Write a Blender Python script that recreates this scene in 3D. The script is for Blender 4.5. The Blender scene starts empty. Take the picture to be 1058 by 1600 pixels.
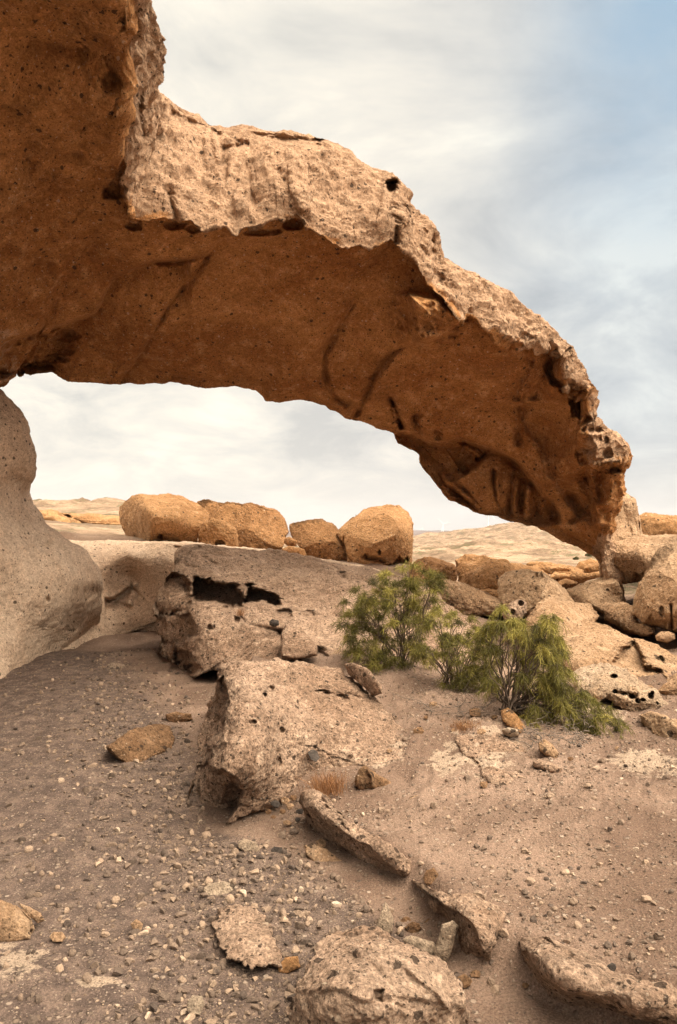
import bpy, math, random
import numpy as np
from math import radians
SC = bpy.context.scene
COL = SC.collection
PI = math.pi
Q = 1.0            # mesh density

# ---------------------------------------------------------------- camera
CAM_Z = 1.6
F = 1200.0                      # focal length in photo pixels (photo is 1058 x 1600)
PITCH = math.atan(38 / F)
cam_d = bpy.data.cameras.new('camera'); cam = bpy.data.objects.new('camera', cam_d); COL.objects.link(cam)
cam_d.sensor_fit = 'VERTICAL'; cam_d.sensor_height = 24.0; cam_d.lens = 24.0 * F / 1600
cam_d.clip_start = 0.05; cam_d.clip_end = 20000
cam.location = (0, 0, CAM_Z); cam.rotation_euler = (PI / 2 + PITCH, 0, 0)
SC.camera = cam
SC.view_settings.view_transform = 'Standard'; SC.view_settings.look = 'None'
SC.view_settings.exposure = 0.25; SC.view_settings.gamma = 1

# ---------------------------------------------------------------- sky and sun
SUN_EL, SUN_AZ = radians(24), radians(-52)       # azimuth from +Y, negative = to the left
sd = np.array([math.sin(SUN_AZ) * math.cos(SUN_EL), math.cos(SUN_AZ) * math.cos(SUN_EL), math.sin(SUN_EL)])
w = bpy.data.worlds.new('World'); SC.world = w; w.use_nodes = True
nt = w.node_tree; nt.nodes.clear()
def N(nt, t, **kw):
    n = nt.nodes.new(t)
    for k, v in kw.items():
        if k.startswith('i_'):
            n.inputs[k[2:].replace('_', ' ')].default_value = v
        else: setattr(n, k, v)
    return n
def L(nt, a, b): nt.links.new(a, b)
def mth(nt, op, a, b=None, clamp=False):
    n = nt.nodes.new('ShaderNodeMath'); n.operation = op; n.use_clamp = clamp
    for i, v in enumerate((a, b)):
        if v is None: continue
        if isinstance(v, (int, float)): n.inputs[i].default_value = v
        else: nt.links.new(v, n.inputs[i])
    return n.outputs[0]
def mixc(nt, fac, a, b, mode='MIX'):
    n = nt.nodes.new('ShaderNodeMix'); n.data_type = 'RGBA'; n.blend_type = mode; n.clamp_factor = True
    for s, v in ((n.inputs[0], fac), (n.inputs[6], a), (n.inputs[7], b)):
        if isinstance(v, (int, float)): s.default_value = v
        elif isinstance(v, tuple): s.default_value = (v + (1,))[:4]
        else: nt.links.new(v, s)
    return n.outputs[2]
def ramp(nt, fac, stops):
    n = nt.nodes.new('ShaderNodeValToRGB'); cr = n.color_ramp
    while len(cr.elements) < len(stops): cr.elements.new(0.5)
    for e, (p, c) in zip(cr.elements, stops):
        e.position = p; e.color = (c, c, c, 1) if isinstance(c, (int, float)) else (tuple(c) + (1,))[:4]
    nt.links.new(fac, n.inputs[0]); return n.outputs[0]
def mrange(nt, v, a, b, c=0.0, d=1.0):
    n = nt.nodes.new('ShaderNodeMapRange'); n.clamp = True; n.interpolation_type = 'SMOOTHSTEP'
    nt.links.new(v, n.inputs[0])
    for i, x in enumerate((a, b, c, d)): n.inputs[i + 1].default_value = x
    return n.outputs[0]
tc = N(nt, 'ShaderNodeTexCoord'); sp = N(nt, 'ShaderNodeSeparateXYZ'); L(nt, tc.outputs['Generated'], sp.inputs[0])
sky = N(nt, 'ShaderNodeTexSky', sky_type='NISHITA', sun_disc=False, sun_elevation=SUN_EL, sun_rotation=SUN_AZ, dust_density=2.0)
zz = mth(nt, 'ADD', mth(nt, 'MAXIMUM', sp.outputs[2], 0.0), 0.30)
cx = mth(nt, 'DIVIDE', sp.outputs[0], zz); cy = mth(nt, 'DIVIDE', sp.outputs[1], zz)
cb = N(nt, 'ShaderNodeCombineXYZ'); L(nt, cx, cb.inputs[0]); L(nt, cy, cb.inputs[1])
n1 = N(nt, 'ShaderNodeTexNoise', i_Scale=0.55, i_Detail=8.0, i_Roughness=0.55, i_Distortion=0.3); L(nt, cb.outputs[0], n1.inputs['Vector'])
n2 = N(nt, 'ShaderNodeTexNoise', i_Scale=2.4, i_Detail=11.0, i_Roughness=0.58, i_Distortion=0.5); L(nt, cb.outputs[0], n2.inputs['Vector'])
# brightness and warmth of the cloud deck grow towards the veiled sun
dn = N(nt, 'ShaderNodeVectorMath', operation='DOT_PRODUCT'); L(nt, tc.outputs['Generated'], dn.inputs[0]); dn.inputs[1].default_value = tuple(sd)
warm = mrange(nt, dn.outputs['Value'], 0.42, 0.86)
cloud = mixc(nt, mrange(nt, sp.outputs[0], 0.05, 0.38), mixc(nt, warm, (5.9, 5.75, 5.4), (7.3, 6.9, 6.05)), (4.7, 5.1, 5.3))
shade = ramp(nt, n2.outputs[0], [(0.34, (0.68, 0.71, 0.76)), (0.46, (0.89, 0.90, 0.92)), (0.54, (1.02, 1.01, 1.0)), (0.64, (1.25, 1.22, 1.16))])
cloud = mixc(nt, 1.0, cloud, shade, 'MULTIPLY')
low = mrange(nt, sp.outputs[2], 0.0, 0.16, 1.0, 0.0)
band = mixc(nt, mth(nt, 'MULTIPLY', low, 0.8), cloud, mixc(nt, warm, (4.5, 4.45, 4.3), (5.9, 5.65, 5.0)))
dx = mrange(nt, sp.outputs[0], 0.16, 0.33)                          # thinner cloud to the right
dz = mrange(nt, sp.outputs[2], 0.22, 0.58)
thin = mth(nt, 'MULTIPLY', dx, dz)
cover = mth(nt, 'SUBTRACT', 1.0, mth(nt, 'MULTIPLY', thin, mrange(nt, n1.outputs[0], 0.42, 0.6, 1.0, 0.15)))
blue = mixc(nt, 0.6, sky.outputs[0], (2.6, 4.6, 6.3))
skyc = mixc(nt, cover, blue, band)
rear = mrange(nt, sp.outputs[1], -0.35, 0.15, 0.72, 1.0)              # sky behind the camera, out of frame, dimmed to cut frontal fill
skyc = mixc(nt, 1.0, skyc, rear, 'MULTIPLY')
# added bright warm patch, unseen, high behind the camera, to light the foreground
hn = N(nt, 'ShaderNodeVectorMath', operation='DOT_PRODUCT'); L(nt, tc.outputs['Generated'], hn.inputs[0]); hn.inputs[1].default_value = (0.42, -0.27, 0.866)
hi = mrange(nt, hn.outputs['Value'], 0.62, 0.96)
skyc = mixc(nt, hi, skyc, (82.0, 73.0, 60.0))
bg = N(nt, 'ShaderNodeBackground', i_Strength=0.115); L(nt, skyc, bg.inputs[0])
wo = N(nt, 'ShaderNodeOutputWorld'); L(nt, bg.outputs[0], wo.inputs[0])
sl = bpy.data.lights.new('sun', 'SUN'); sl.energy = 2.2; sl.angle = radians(9); sl.color = (1.0, 0.83, 0.6)
so = bpy.data.objects.new('sun', sl); COL.objects.link(so); so.location = (-20, 20, 30)
from mathutils import Vector
so.rotation_euler = Vector(tuple(-sd)).to_track_quat('-Z', 'Y').to_euler()

# ---------------------------------------------------------------- maths helpers
ct, st = math.cos(PITCH), math.sin(PITCH)
def P(px, py, Y):
    """the world point at forward distance Y that lies behind photo pixel (px, py)"""
    px = np.asarray(px, float); py = np.asarray(py, float)
    x = (px - 529) / F; u = (800 - py) / F
    wy = ct - st * u; wz = st + ct * u; s = Y / wy
    return np.stack(np.broadcast_arrays(x * s, Y + 0 * s, CAM_Z + wz * s), -1)
def proj(v):
    y, z = v[:, 1], v[:, 2] - CAM_Z
    f = ct * y + st * z; u = -st * y + ct * z
    return np.stack([529 + F * v[:, 0] / f, 800 - F * u / f], 1)
def Yz(px, py, z):
    """forward distance at which pixel row py reaches height z"""
    u = (800 - py) / F; return (z - CAM_Z) * (ct - st * u) / (st + ct * u)
def G(px, py, z): return (px, py, Yz(px, py, z))
def tr(pts, ox, oy, k): return [(ox + x / k, oy + y / k) for x, y in pts]
c1 = lambda p: tr(p, 0, 0, 1.996)
c2 = lambda p: tr(p, 528, 200, 1.996)
c3 = lambda p: tr(p, 0, 450, 1.996)
c4 = lambda p: tr(p, 600, 580, 2.31)
c5 = lambda p: tr(p, 150, 740, 1.996)
c6 = lambda p: tr(p, 528, 840, 1.996)
c7 = lambda p: tr(p, 0, 1070, 1.996)
c8 = lambda p: tr(p, 428, 1170, 1.679)
d1 = lambda p: tr(p, 600, 560, 4.07)
d2 = lambda p: tr(p, 798, 500, 4.0)
d3 = lambda p: tr(p, 40, 760, 4.07)
d4 = lambda p: tr(p, 600, 790, 2.94)
d5 = lambda p: tr(p, 780, 880, 3.806)
d6 = lambda p: tr(p, 400, 1180, 3.306)

_r = np.random.RandomState(7)
PERM = np.concatenate([_r.permutation(256)] * 2).astype(np.int32)
GRAD = _r.normal(size=(256, 3)).astype(np.float32); GRAD /= np.linalg.norm(GRAD, axis=1)[:, None]
JIT = _r.rand(256, 4).astype(np.float32)
def _h(ix, iy, iz): return PERM[(PERM[(PERM[ix & 255] + iy) & 255] + iz) & 255]
def perlin(p, seed=0):
    p = p.astype(np.float32) + np.float32(seed * 17.31)
    i = np.floor(p).astype(np.int32); f = p - i
    u = f * f * f * (f * (f * 6 - 15) + 10); out = 0
    for dx in (0, 1):
        wx = u[:, 0] if dx else 1 - u[:, 0]
        for dy in (0, 1):
            wy = u[:, 1] if dy else 1 - u[:, 1]
            for dz in (0, 1):
                wz = u[:, 2] if dz else 1 - u[:, 2]
                g = GRAD[_h(i[:, 0] + dx, i[:, 1] + dy, i[:, 2] + dz)]
                out = out + wx * wy * wz * (g[:, 0] * (f[:, 0] - dx) + g[:, 1] * (f[:, 1] - dy) + g[:, 2] * (f[:, 2] - dz))
    return out * 1.6
def fbm(p, scale, octv=4, gain=0.5, seed=0, ridged=False):
    a, s, out = 1.0, scale, 0
    for k in range(octv):
        n = perlin(p * s, seed + k * 3)
        if ridged: n = 1 - 2 * np.abs(n)
        out = out + a * n; a *= gain; s *= 2.03
    return out
def worley(p, scale, seed=0):
    """F1, F2 and a random number of the nearest cell"""
    p = p.astype(np.float32) * scale + np.float32(seed * 9.7)
    i = np.floor(p).astype(np.int32); n = len(p)
    f1 = np.full(n, 9, np.float32); f2 = np.full(n, 9, np.float32); idr = np.zeros(n, np.float32)
    for dx in (-1, 0, 1):
        for dy in (-1, 0, 1):
            for dz in (-1, 0, 1):
                c = i + np.array([dx, dy, dz], np.int32); h = _h(c[:, 0], c[:, 1], c[:, 2]); j = JIT[h]
                d = np.sqrt(((c + j[:, :3] - p) ** 2).sum(1))
                m = d < f1
                f2 = np.where(m, f1, np.minimum(f2, d)); idr = np.where(m, j[:, 3], idr); f1 = np.where(m, d, f1)
    return f1, f2, idr
def pits(p, scale, prob=0.35, seed=0, rad=0.38):
    f1, f2, r = worley(p, scale, seed)
    rr = rad * (0.5 + r / prob * 0.6)
    return np.where(r < prob, np.clip(1 - (f1 / rr) ** 2, 0, 1), 0)
def sst(a, b, x):
    t = np.clip((x - a) / (b - a), 0, 1); return t * t * (3 - 2 * t)
class TPS:
    def __init__(s, pts, vals, smooth=1e-6):
        pts = np.asarray(pts, float); s.c = pts.mean(0); s.k = max(np.ptp(pts, 0).max(), 1e-6)
        a = (pts - s.c) / s.k; n = len(a); s.a = a
        K = s.U(np.linalg.norm(a[:, None] - a[None], axis=2)) + np.eye(n) * smooth
        Pm = np.hstack([np.ones((n, 1)), a])
        M = np.block([[K, Pm], [Pm.T, np.zeros((3, 3))]])
        s.w = np.linalg.lstsq(M, np.concatenate([np.asarray(vals, float), np.zeros(3)]), rcond=None)[0]
    @staticmethod
    def U(r): return r * r * np.log(r + 1e-9)
    def __call__(s, x, y):
        q = (np.stack([x, y], 1) - s.c) / s.k; o = np.zeros(len(q)); n = len(s.a)
        for i in range(n): o += s.w[i] * s.U(np.hypot(q[:, 0] - s.a[i, 0], q[:, 1] - s.a[i, 1]))
        return o + s.w[n] + q @ s.w[n + 1:]
def segdist(q, poly):
    """distance of 2D points to a polyline, signed side and position along it (0..1)"""
    poly = np.asarray(poly, float); best = np.full(len(q), 1e9); side = np.zeros(len(q)); pos = np.zeros(len(q)); mag = np.zeros(len(q))
    ln = np.hypot(*(poly[1:] - poly[:-1]).T); cum = np.concatenate([[0], np.cumsum(ln)])
    for k in range(len(poly) - 1):
        a, b = poly[k], poly[k + 1]; ab = b - a; L2 = max((ab ** 2).sum(), 1e-9)
        t = np.clip(((q - a) @ ab) / L2, 0, 1); c = a + t[:, None] * ab; d = np.hypot(*(q - c).T)
        cr = (ab[0] * (q[:, 1] - a[1]) - ab[1] * (q[:, 0] - a[0])) / math.sqrt(L2)
        m = d < best - 1e-7; tie = (~m) & (d < best + 1e-7) & (np.abs(cr) > mag)     # at a shared corner the steeper side decides
        sm_ = m | tie; side = np.where(sm_, np.sign(cr), side); mag = np.where(sm_, np.abs(cr), mag); best = np.where(m, d, best); pos = np.where(m, (cum[k] + t * ln[k]) / cum[-1], pos)
    return best, side, pos
def vnormals(v, f):
    n = np.zeros_like(v)
    a, b, c = v[f[:, 0]], v[f[:, 1]], v[f[:, 2]]
    if f.shape[1] == 4: fn = np.cross(c - a, v[f[:, 3]] - b)
    else: fn = np.cross(b - a, c - a)
    for k in range(f.shape[1]):
        for ax in range(3): n[:, ax] += np.bincount(f[:, k], fn[:, ax], len(v))
    return n / (np.linalg.norm(n, axis=1)[:, None] + 1e-12)
def strokes(v, nrm, front, lst):
    """carve grooves, ridges, steps and holes along lines that were measured on the photograph"""
    q = proj(v); add = np.zeros(len(v)); push = np.zeros(len(v)); vary = np.clip(.85 + .9 * perlin(v * 3.1, 47), .25, 1.6)
    wob = perlin(v * 6.0, 41) * 0.5 + perlin(v * 17.0, 43) * 0.25
    for s in lst:
        kind, pts, wd, amp = s[:4]
        pts = np.asarray(pts, float)
        R = max(wd) * 2 if isinstance(wd, tuple) else (wd * 6 if kind != 'step' else s[4] * 3)
        m = front & (q[:, 0] > pts[:, 0].min() - R) & (q[:, 0] < pts[:, 0].max() + R) & (q[:, 1] > pts[:, 1].min() - R) & (q[:, 1] < pts[:, 1].max() + R)
        ix = np.nonzero(m)[0]
        if not len(ix): continue
        if kind == 'hole':                       # pts = [(cx, cy)], wd = radius px or (rx, ry)
            rx, ry = wd if isinstance(wd, tuple) else (wd, wd)
            d = np.hypot((q[ix, 0] - pts[0, 0]) / rx, (q[ix, 1] - pts[0, 1]) / ry) + wob[ix] * 0.75
            push[ix] += amp * sst(1.0, 0.55, d); continue
        if kind == 'area':                       # filled polygon pushed back, soft edge wd
            inside = np.zeros(len(ix), bool); x, y = q[ix, 0], q[ix, 1]
            cl = np.vstack([pts, pts[:1]])
            for a, b in zip(cl[:-1], cl[1:]):
                c = ((a[1] > y) != (b[1] > y)) & (x < (b[0] - a[0]) * (y - a[1]) / (b[1] - a[1] + 1e-12) + a[0]); inside ^= c
            d, _, _ = segdist(q[ix], cl); sg = np.where(inside, d, -d) + wob[ix] * (wd * 1.2 + 7)
            push[ix] += amp * sst(-wd, wd, sg); continue
        d, side, pos = segdist(q[ix], pts)
        taper = sst(0, 0.12, pos) * sst(1.0, 0.88, pos) if kind != 'step' else sst(0, 0.05, pos) * sst(1.0, 0.95, pos)
        if kind == 'groove': dd = np.abs(d + wob[ix] * wd * 1.1) / (wd * vary[ix]); push[ix] += amp * vary[ix] * np.exp(-dd ** 1.3) * taper
        elif kind == 'ridge': push[ix] -= amp * vary[ix] * np.exp(-((d + wob[ix] * wd) / wd) ** 2) * taper
        elif kind == 'step':                     # the right-hand side of the line (screen) drops back, fading over s[4]
            sd_ = side * d + wob[ix] * wd
            push[ix] += amp * sst(-wd, wd, sd_) * np.exp(-np.maximum(sd_, 0) / s[4]) * taper
    ray = v - np.array([0, 0, CAM_Z]); ray /= np.linalg.norm(ray, axis=1)[:, None]
    return v + ray * push[:, None] + nrm * add[:, None]

# ---------------------------------------------------------------- object helpers
def tag(o, label=None, cat=None, group=None, kind=None):
    if label: o['label'] = label
    if cat: o['category'] = cat
    if group: o['group'] = group
    if kind: o['kind'] = kind
    return o
def mesh(name, v, f, mat, parent=None, base=None, smooth=True, attrs=None, origin=True):
    """link one mesh object; its origin is moved to the foot of the shape"""
    v = np.asarray(v, float)
    if base is None:
        base = np.array([(v[:, 0].min() + v[:, 0].max()) / 2, (v[:, 1].min() + v[:, 1].max()) / 2, v[:, 2].min()]) if origin else np.zeros(3)
    base = np.asarray(base, float)
    me = bpy.data.meshes.new(name)
    f = np.asarray(f, np.int32); nf, k = f.shape
    me.vertices.add(len(v)); me.vertices.foreach_set('co', (v - base).astype(np.float32).ravel())
    me.loops.add(nf * k); me.loops.foreach_set('vertex_index', f.ravel())
    me.polygons.add(nf); me.polygons.foreach_set('loop_start', np.arange(0, nf * k, k, dtype=np.int32))
    me.polygons.foreach_set('use_smooth', np.full(nf, smooth))
    for an, av in (attrs or {}).items():
        a = me.attributes.new(an, 'FLOAT', 'POINT'); a.data.foreach_set('value', av.astype(np.float32))
    me.update(calc_edges=True); me.validate()
    o = bpy.data.objects.new(name, me); COL.objects.link(o)
    if mat: me.materials.append(mat)
    if parent is not None:
        o.parent = parent; o.location = tuple(base - np.array(parent.location))
    else: o.location = tuple(base)
    return o
def empty(name, loc, label, cat, group=None):
    o = bpy.data.objects.new(name, None); COL.objects.link(o); o.location = tuple(float(x) for x in loc)
    o.empty_display_size = 0.2
    return tag(o, label, cat, group)
_ico = {}
def ico(sub):
    if sub not in _ico:
        t = (1 + 5 ** .5) / 2
        v = np.array([(-1, t, 0), (1, t, 0), (-1, -t, 0), (1, -t, 0), (0, -1, t), (0, 1, t), (0, -1, -t), (0, 1, -t), (t, 0, -1), (t, 0, 1), (-t, 0, -1), (-t, 0, 1)], float)
        v /= np.linalg.norm(v[0])
        f = np.array([(0, 11, 5), (0, 5, 1), (0, 1, 7), (0, 7, 10), (0, 10, 11), (1, 5, 9), (5, 11, 4), (11, 10, 2), (10, 7, 6), (7, 1, 8), (3, 9, 4), (3, 4, 2), (3, 2, 6), (3, 6, 8), (3, 8, 9), (4, 9, 5), (2, 4, 11), (6, 2, 10), (8, 6, 7), (9, 8, 1)])
        for _ in range(sub):
            e = np.sort(np.concatenate([f[:, [0, 1]], f[:, [1, 2]], f[:, [2, 0]]]), 1)
            u, inv = np.unique(e, axis=0, return_inverse=True); inv = inv.ravel()
            m = v[u[:, 0]] + v[u[:, 1]]; m /= np.linalg.norm(m, axis=1)[:, None]
            n = len(v); k = len(f); a, b, c = inv[:k] + n, inv[k:2 * k] + n, inv[2 * k:] + n
            v = np.vstack([v, m]); f = np.vstack([np.stack([f[:, 0], a, c], 1), np.stack([f[:, 1], b, a], 1), np.stack([f[:, 2], c, b], 1), np.stack([a, b, c], 1)])
        _ico[sub] = (v, f)
    return _ico[sub]

# ---------------------------------------------------------------- materials
def attr(nt, name): return N(nt, 'ShaderNodeAttribute', attribute_name=name).outputs['Fac']
def tex(nt, vec, kind, scale, **kw):
    n = N(nt, kind, i_Scale=scale, **kw); L(nt, vec, n.inputs['Vector']); return n
def rock_mat(name, c_a, c_b, c_stain, speck=0.5, bump=1.0, scale=1.0, crust=None, stain=0.5, dark=(0.045, 0.03, 0.022), con=1.0, big=True):
    c_a, c_b, c_stain = [tuple(c * k for c, k in zip(t, (.80, .77, .72))) for t in (c_a, c_b, c_stain)]
    if crust: crust = tuple(c * k for c, k in zip(crust, (.80, .78, .74)))
    m = bpy.data.materials.new(name); m.use_nodes = True; nt = m.node_tree; nt.nodes.clear()
    out = N(nt, 'ShaderNodeOutputMaterial'); bs = N(nt, 'ShaderNodeBsdfPrincipled', i_Roughness=0.95)
    bs.inputs['Specular IOR Level'].default_value = 0.12
    L(nt, bs.outputs[0], out.inputs[0])
    v = N(nt, 'ShaderNodeNewGeometry').outputs['Position']
    big = tex(nt, v, 'ShaderNodeTexNoise', 0.9 * scale, i_Detail=6.0, i_Roughness=0.62, i_Distortion=0.4).outputs[0]
    mid = tex(nt, v, 'ShaderNodeTexNoise', 6.5 * scale, i_Detail=8.0, i_Roughness=0.68).outputs[0]
    fine = tex(nt, v, 'ShaderNodeTexNoise', 70 * scale, i_Detail=6.0, i_Roughness=0.75).outputs[0]
    base = mixc(nt, mrange(nt, big, 0.36, 0.64), c_a, c_b)
    base = mixc(nt, mth(nt, 'MULTIPLY', mrange(nt, mid, 0.50, 0.70), stain), base, c_stain)
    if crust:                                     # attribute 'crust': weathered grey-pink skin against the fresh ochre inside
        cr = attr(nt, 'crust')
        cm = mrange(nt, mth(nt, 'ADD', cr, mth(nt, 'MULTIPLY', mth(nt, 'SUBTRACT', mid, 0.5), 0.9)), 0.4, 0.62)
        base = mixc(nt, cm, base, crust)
    base = mixc(nt, 1.0, base, ramp(nt, fine, [(0.36, 1 - .50 * con), (0.5, 0.98), (0.64, 1 + .42 * con)]), 'MULTIPLY')
    grit = tex(nt, v, 'ShaderNodeTexNoise', 24 * scale, i_Detail=7.0, i_Roughness=0.7).outputs[0]
    base = mixc(nt, 1.0, base, ramp(nt, grit, [(0.36, 1 - .30 * con), (0.5, 1.0), (0.62, 1 + .22 * con)]), 'MULTIPLY')
    base = mixc(nt, 1.0, base, ramp(nt, mid, [(0.34, 1 - .26 * con), (0.64, 1 + .18 * con)]), 'MULTIPLY')
    hts = []
    for sc, thr, amt, col in ((15, 0.80 if big else 2.0, 1.0, dark), (38, 0.62, 1.0, dark), (85, 0.6, 0.8, dark), (60, 0.83, 0.8, (0.62, 0.5, 0.38)), (24, 0.95, 0.9, (0.6, 0.47, 0.34))):
        vo = tex(nt, v, 'ShaderNodeTexVoronoi', sc * scale, i_Randomness=1.0)
        sp = N(nt, 'ShaderNodeSeparateColor'); L(nt, vo.outputs['Color'], sp.inputs[0])
        on = mth(nt, 'GREATER_THAN', sp.outputs[0], 1 - (1 - thr) * (0.4 + 1.2 * speck))
        sz = mth(nt, 'MULTIPLY_ADD', sp.outputs[1], 0.17); nt.nodes[-1].inputs[2].default_value = 0.12
        blob = mth(nt, 'MULTIPLY', mth(nt, 'LESS_THAN', mth(nt, 'SUBTRACT', vo.outputs['Distance'], mth(nt, 'MULTIPLY', mth(nt, 'SUBTRACT', grit if sc < 30 else fine, 0.5), 0.9)), sz), on)
        base = mixc(nt, mth(nt, 'MULTIPLY', blob, amt * (0.85 if col is dark else 0.6)), base, col)
        if col is dark: hts.append((blob, sc))
    L(nt, base, bs.inputs['Base Color'])
    h = mth(nt, 'MULTIPLY', fine, 0.55)
    h = mth(nt, 'ADD', h, mth(nt, 'MULTIPLY', mid, 1.6)); h = mth(nt, 'ADD', h, mth(nt, 'MULTIPLY', grit, 1.3))
    lump = tex(nt, v, 'ShaderNodeTexVoronoi', 48 * scale, i_Randomness=1.0, feature='SMOOTH_F1').outputs['Distance']
    h = mth(nt, 'SUBTRACT', h, mth(nt, 'MULTIPLY', lump, 0.22))
    for b, sc in hts[:2]: h = mth(nt, 'SUBTRACT', h, mth(nt, 'MULTIPLY', b, 0.35))
    bp = N(nt, 'ShaderNodeBump', i_Strength=min(1.0, 1.0 * bump), i_Distance=0.034 * bump / scale ** .5); L(nt, h, bp.inputs['Height']); L(nt, bp.outputs[0], bs.inputs['Normal'])
    return m
PALE = rock_mat('pale_tuff', (0.56, 0.395, 0.295), (0.41, 0.27, 0.19), (0.61, 0.465, 0.36), speck=1.2, stain=0.5)
PILL = rock_mat('pillar_tuff', (0.70, 0.535, 0.41), (0.60, 0.44, 0.325), (0.46, 0.31, 0.215), speck=0.9, bump=0.55, stain=0.4, con=.75)
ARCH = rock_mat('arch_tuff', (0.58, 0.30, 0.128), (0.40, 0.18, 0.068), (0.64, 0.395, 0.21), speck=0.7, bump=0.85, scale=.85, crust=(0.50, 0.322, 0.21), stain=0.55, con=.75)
ORAN = rock_mat('ochre_tuff', (0.46, 0.262, 0.128), (0.36, 0.19, 0.085), (0.52, 0.34, 0.20), speck=0.5, scale=0.8, con=.7, bump=.8)
TAN = rock_mat('tan_tuff', (0.57, 0.39, 0.255), (0.48, 0.305, 0.185), (0.62, 0.47, 0.34), speck=0.6, scale=.85, con=.65)
HONEY = rock_mat('honeycomb_tuff', (0.60, 0.46, 0.345), (0.50, 0.36, 0.25), (0.50, 0.33, 0.21), speck=0.5, con=.8)
ORAN2 = rock_mat('russet_tuff', (0.40, 0.215, 0.10), (0.30, 0.15, 0.068), (0.46, 0.28, 0.155), speck=0.6, scale=.8, con=.8)
BROWN = rock_mat('brown_tuff', (0.35, 0.21, 0.12), (0.26, 0.145, 0.08), (0.42, 0.28, 0.18), speck=0.6)
WHITE = rock_mat('whitish_tuff', (0.60, 0.475, 0.365), (0.48, 0.36, 0.265), (0.64, 0.54, 0.44), speck=0.4)
TANS = rock_mat('small_tan_stone', (0.57, 0.385, 0.25), (0.48, 0.30, 0.18), (0.62, 0.47, 0.34), speck=0.2, big=False)
BASALT = rock_mat('basalt', (0.085, 0.07, 0.062), (0.06, 0.05, 0.045), (0.12, 0.10, 0.09), speck=0.2, bump=0.4)

def ground_mat():
    m = bpy.data.materials.new('ground_soil'); m.use_nodes = True; nt = m.node_tree; nt.nodes.clear()
    out = N(nt, 'ShaderNodeOutputMaterial'); bs = N(nt, 'ShaderNodeBsdfPrincipled', i_Roughness=1.0); bs.inputs['Specular IOR Level'].default_value = 0.1
    L(nt, bs.outputs[0], out.inputs[0]); v = N(nt, 'ShaderNodeNewGeometry').outputs['Position']
    big = tex(nt, v, 'ShaderNodeTexNoise', 1.1, i_Detail=5.0, i_Roughness=0.6).outputs[0]
    mid = tex(nt, v, 'ShaderNodeTexNoise', 9.0, i_Detail=8.0, i_Roughness=0.7).outputs[0]
    fine = tex(nt, v, 'ShaderNodeTexNoise', 120, i_Detail=5.0, i_Roughness=0.8).outputs[0]
    soil = mixc(nt, mrange(nt, big, 0.38, 0.62), (0.25, 0.168, 0.122), (0.15, 0.096, 0.068))
    path = mixc(nt, mrange(nt, mid, 0.4, 0.62), (0.092, 0.065, 0.053), (0.170, 0.119, 0.092))
    c = mixc(nt, attr(nt, 'path'), soil, path)
    sv = tex(nt, v, 'ShaderNodeTexVoronoi', 0.13, i_Randomness=1.0); ss = N(nt, 'ShaderNodeSeparateColor'); L(nt, sv.outputs['Color'], ss.inputs[0])
    dots = mth(nt, 'MULTIPLY', mth(nt, 'GREATER_THAN', ss.outputs[0], 0.45), mrange(nt, sv.outputs['Distance'], 0.16, 0.34, 1.0, 0.0))
    far = mixc(nt, mrange(nt, tex(nt, v, 'ShaderNodeTexNoise', 0.11, i_Detail=12.0, i_Roughness=0.8).outputs[0], 0.40, 0.60), (0.33, 0.225, 0.15), (0.12, 0.08, 0.052))
    far = mixc(nt, mrange(nt, tex(nt, v, 'ShaderNodeTexNoise', 0.5, i_Detail=8.0, i_Roughness=0.8).outputs[0], 0.53, 0.58), far, (0.13, 0.105, 0.06))
    far = mixc(nt, mth(nt, 'MULTIPLY', dots, 0.75), far, (0.085, 0.07, 0.038))
    c = mixc(nt, attr(nt, 'far'), c, far)
    c = mixc(nt, attr(nt, 'hill'), c, (0.11, 0.078, 0.07))
    pale = mrange(nt, mth(nt, 'ADD', attr(nt, 'pale'), mth(nt, 'MULTIPLY', mth(nt, 'SUBTRACT', mid, 0.5), 3.2)), 0.45, 0.62)
    c = mixc(nt, mth(nt, 'MULTIPLY', pale, 0.7), c, (0.40, 0.30, 0.215))
    c = mixc(nt, 1.0, c, ramp(nt, fine, [(0.35, 0.5), (0.5, 1.0), (0.65, 1.55)]), 'MULTIPLY')
    h = mth(nt, 'ADD', mth(nt, 'MULTIPLY', fine, 0.5), mth(nt, 'MULTIPLY', mid, 1.2))
    for sc, thr in ((30, 0.35), (70, 0.3), (140, 0.2)):
        vo = tex(nt, v, 'ShaderNodeTexVoronoi', sc, i_Randomness=1.0)
        sp = N(nt, 'ShaderNodeSeparateColor'); L(nt, vo.outputs['Color'], sp.inputs[0])
        on = mth(nt, 'MULTIPLY', mth(nt, 'GREATER_THAN', sp.outputs[0], 1 - thr), mrange(nt, vo.outputs['Distance'], 0.22, 0.42, 1.0, 0.0))
        on = mth(nt, 'MULTIPLY', on, mth(nt, 'SUBTRACT', 1.0, attr(nt, 'far')))
        c = mixc(nt, mth(nt, 'MULTIPLY', on, 0.75), c, ramp(nt, sp.outputs[1], [(0.0, (0.10, 0.078, 0.065)), (0.45, (0.25, 0.18, 0.13)), (1.0, (0.44, 0.34, 0.26))]))
        h = mth(nt, 'ADD', h, mth(nt, 'MULTIPLY', on, 22.0 / sc))
    L(nt, c, bs.inputs['Base Color'])
    bp = N(nt, 'ShaderNodeBump', i_Strength=0.9, i_Distance=0.018); L(nt, h, bp.inputs['Height']); L(nt, bp.outputs[0], bs.inputs['Normal'])
    return m
GROUND = ground_mat()
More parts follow.
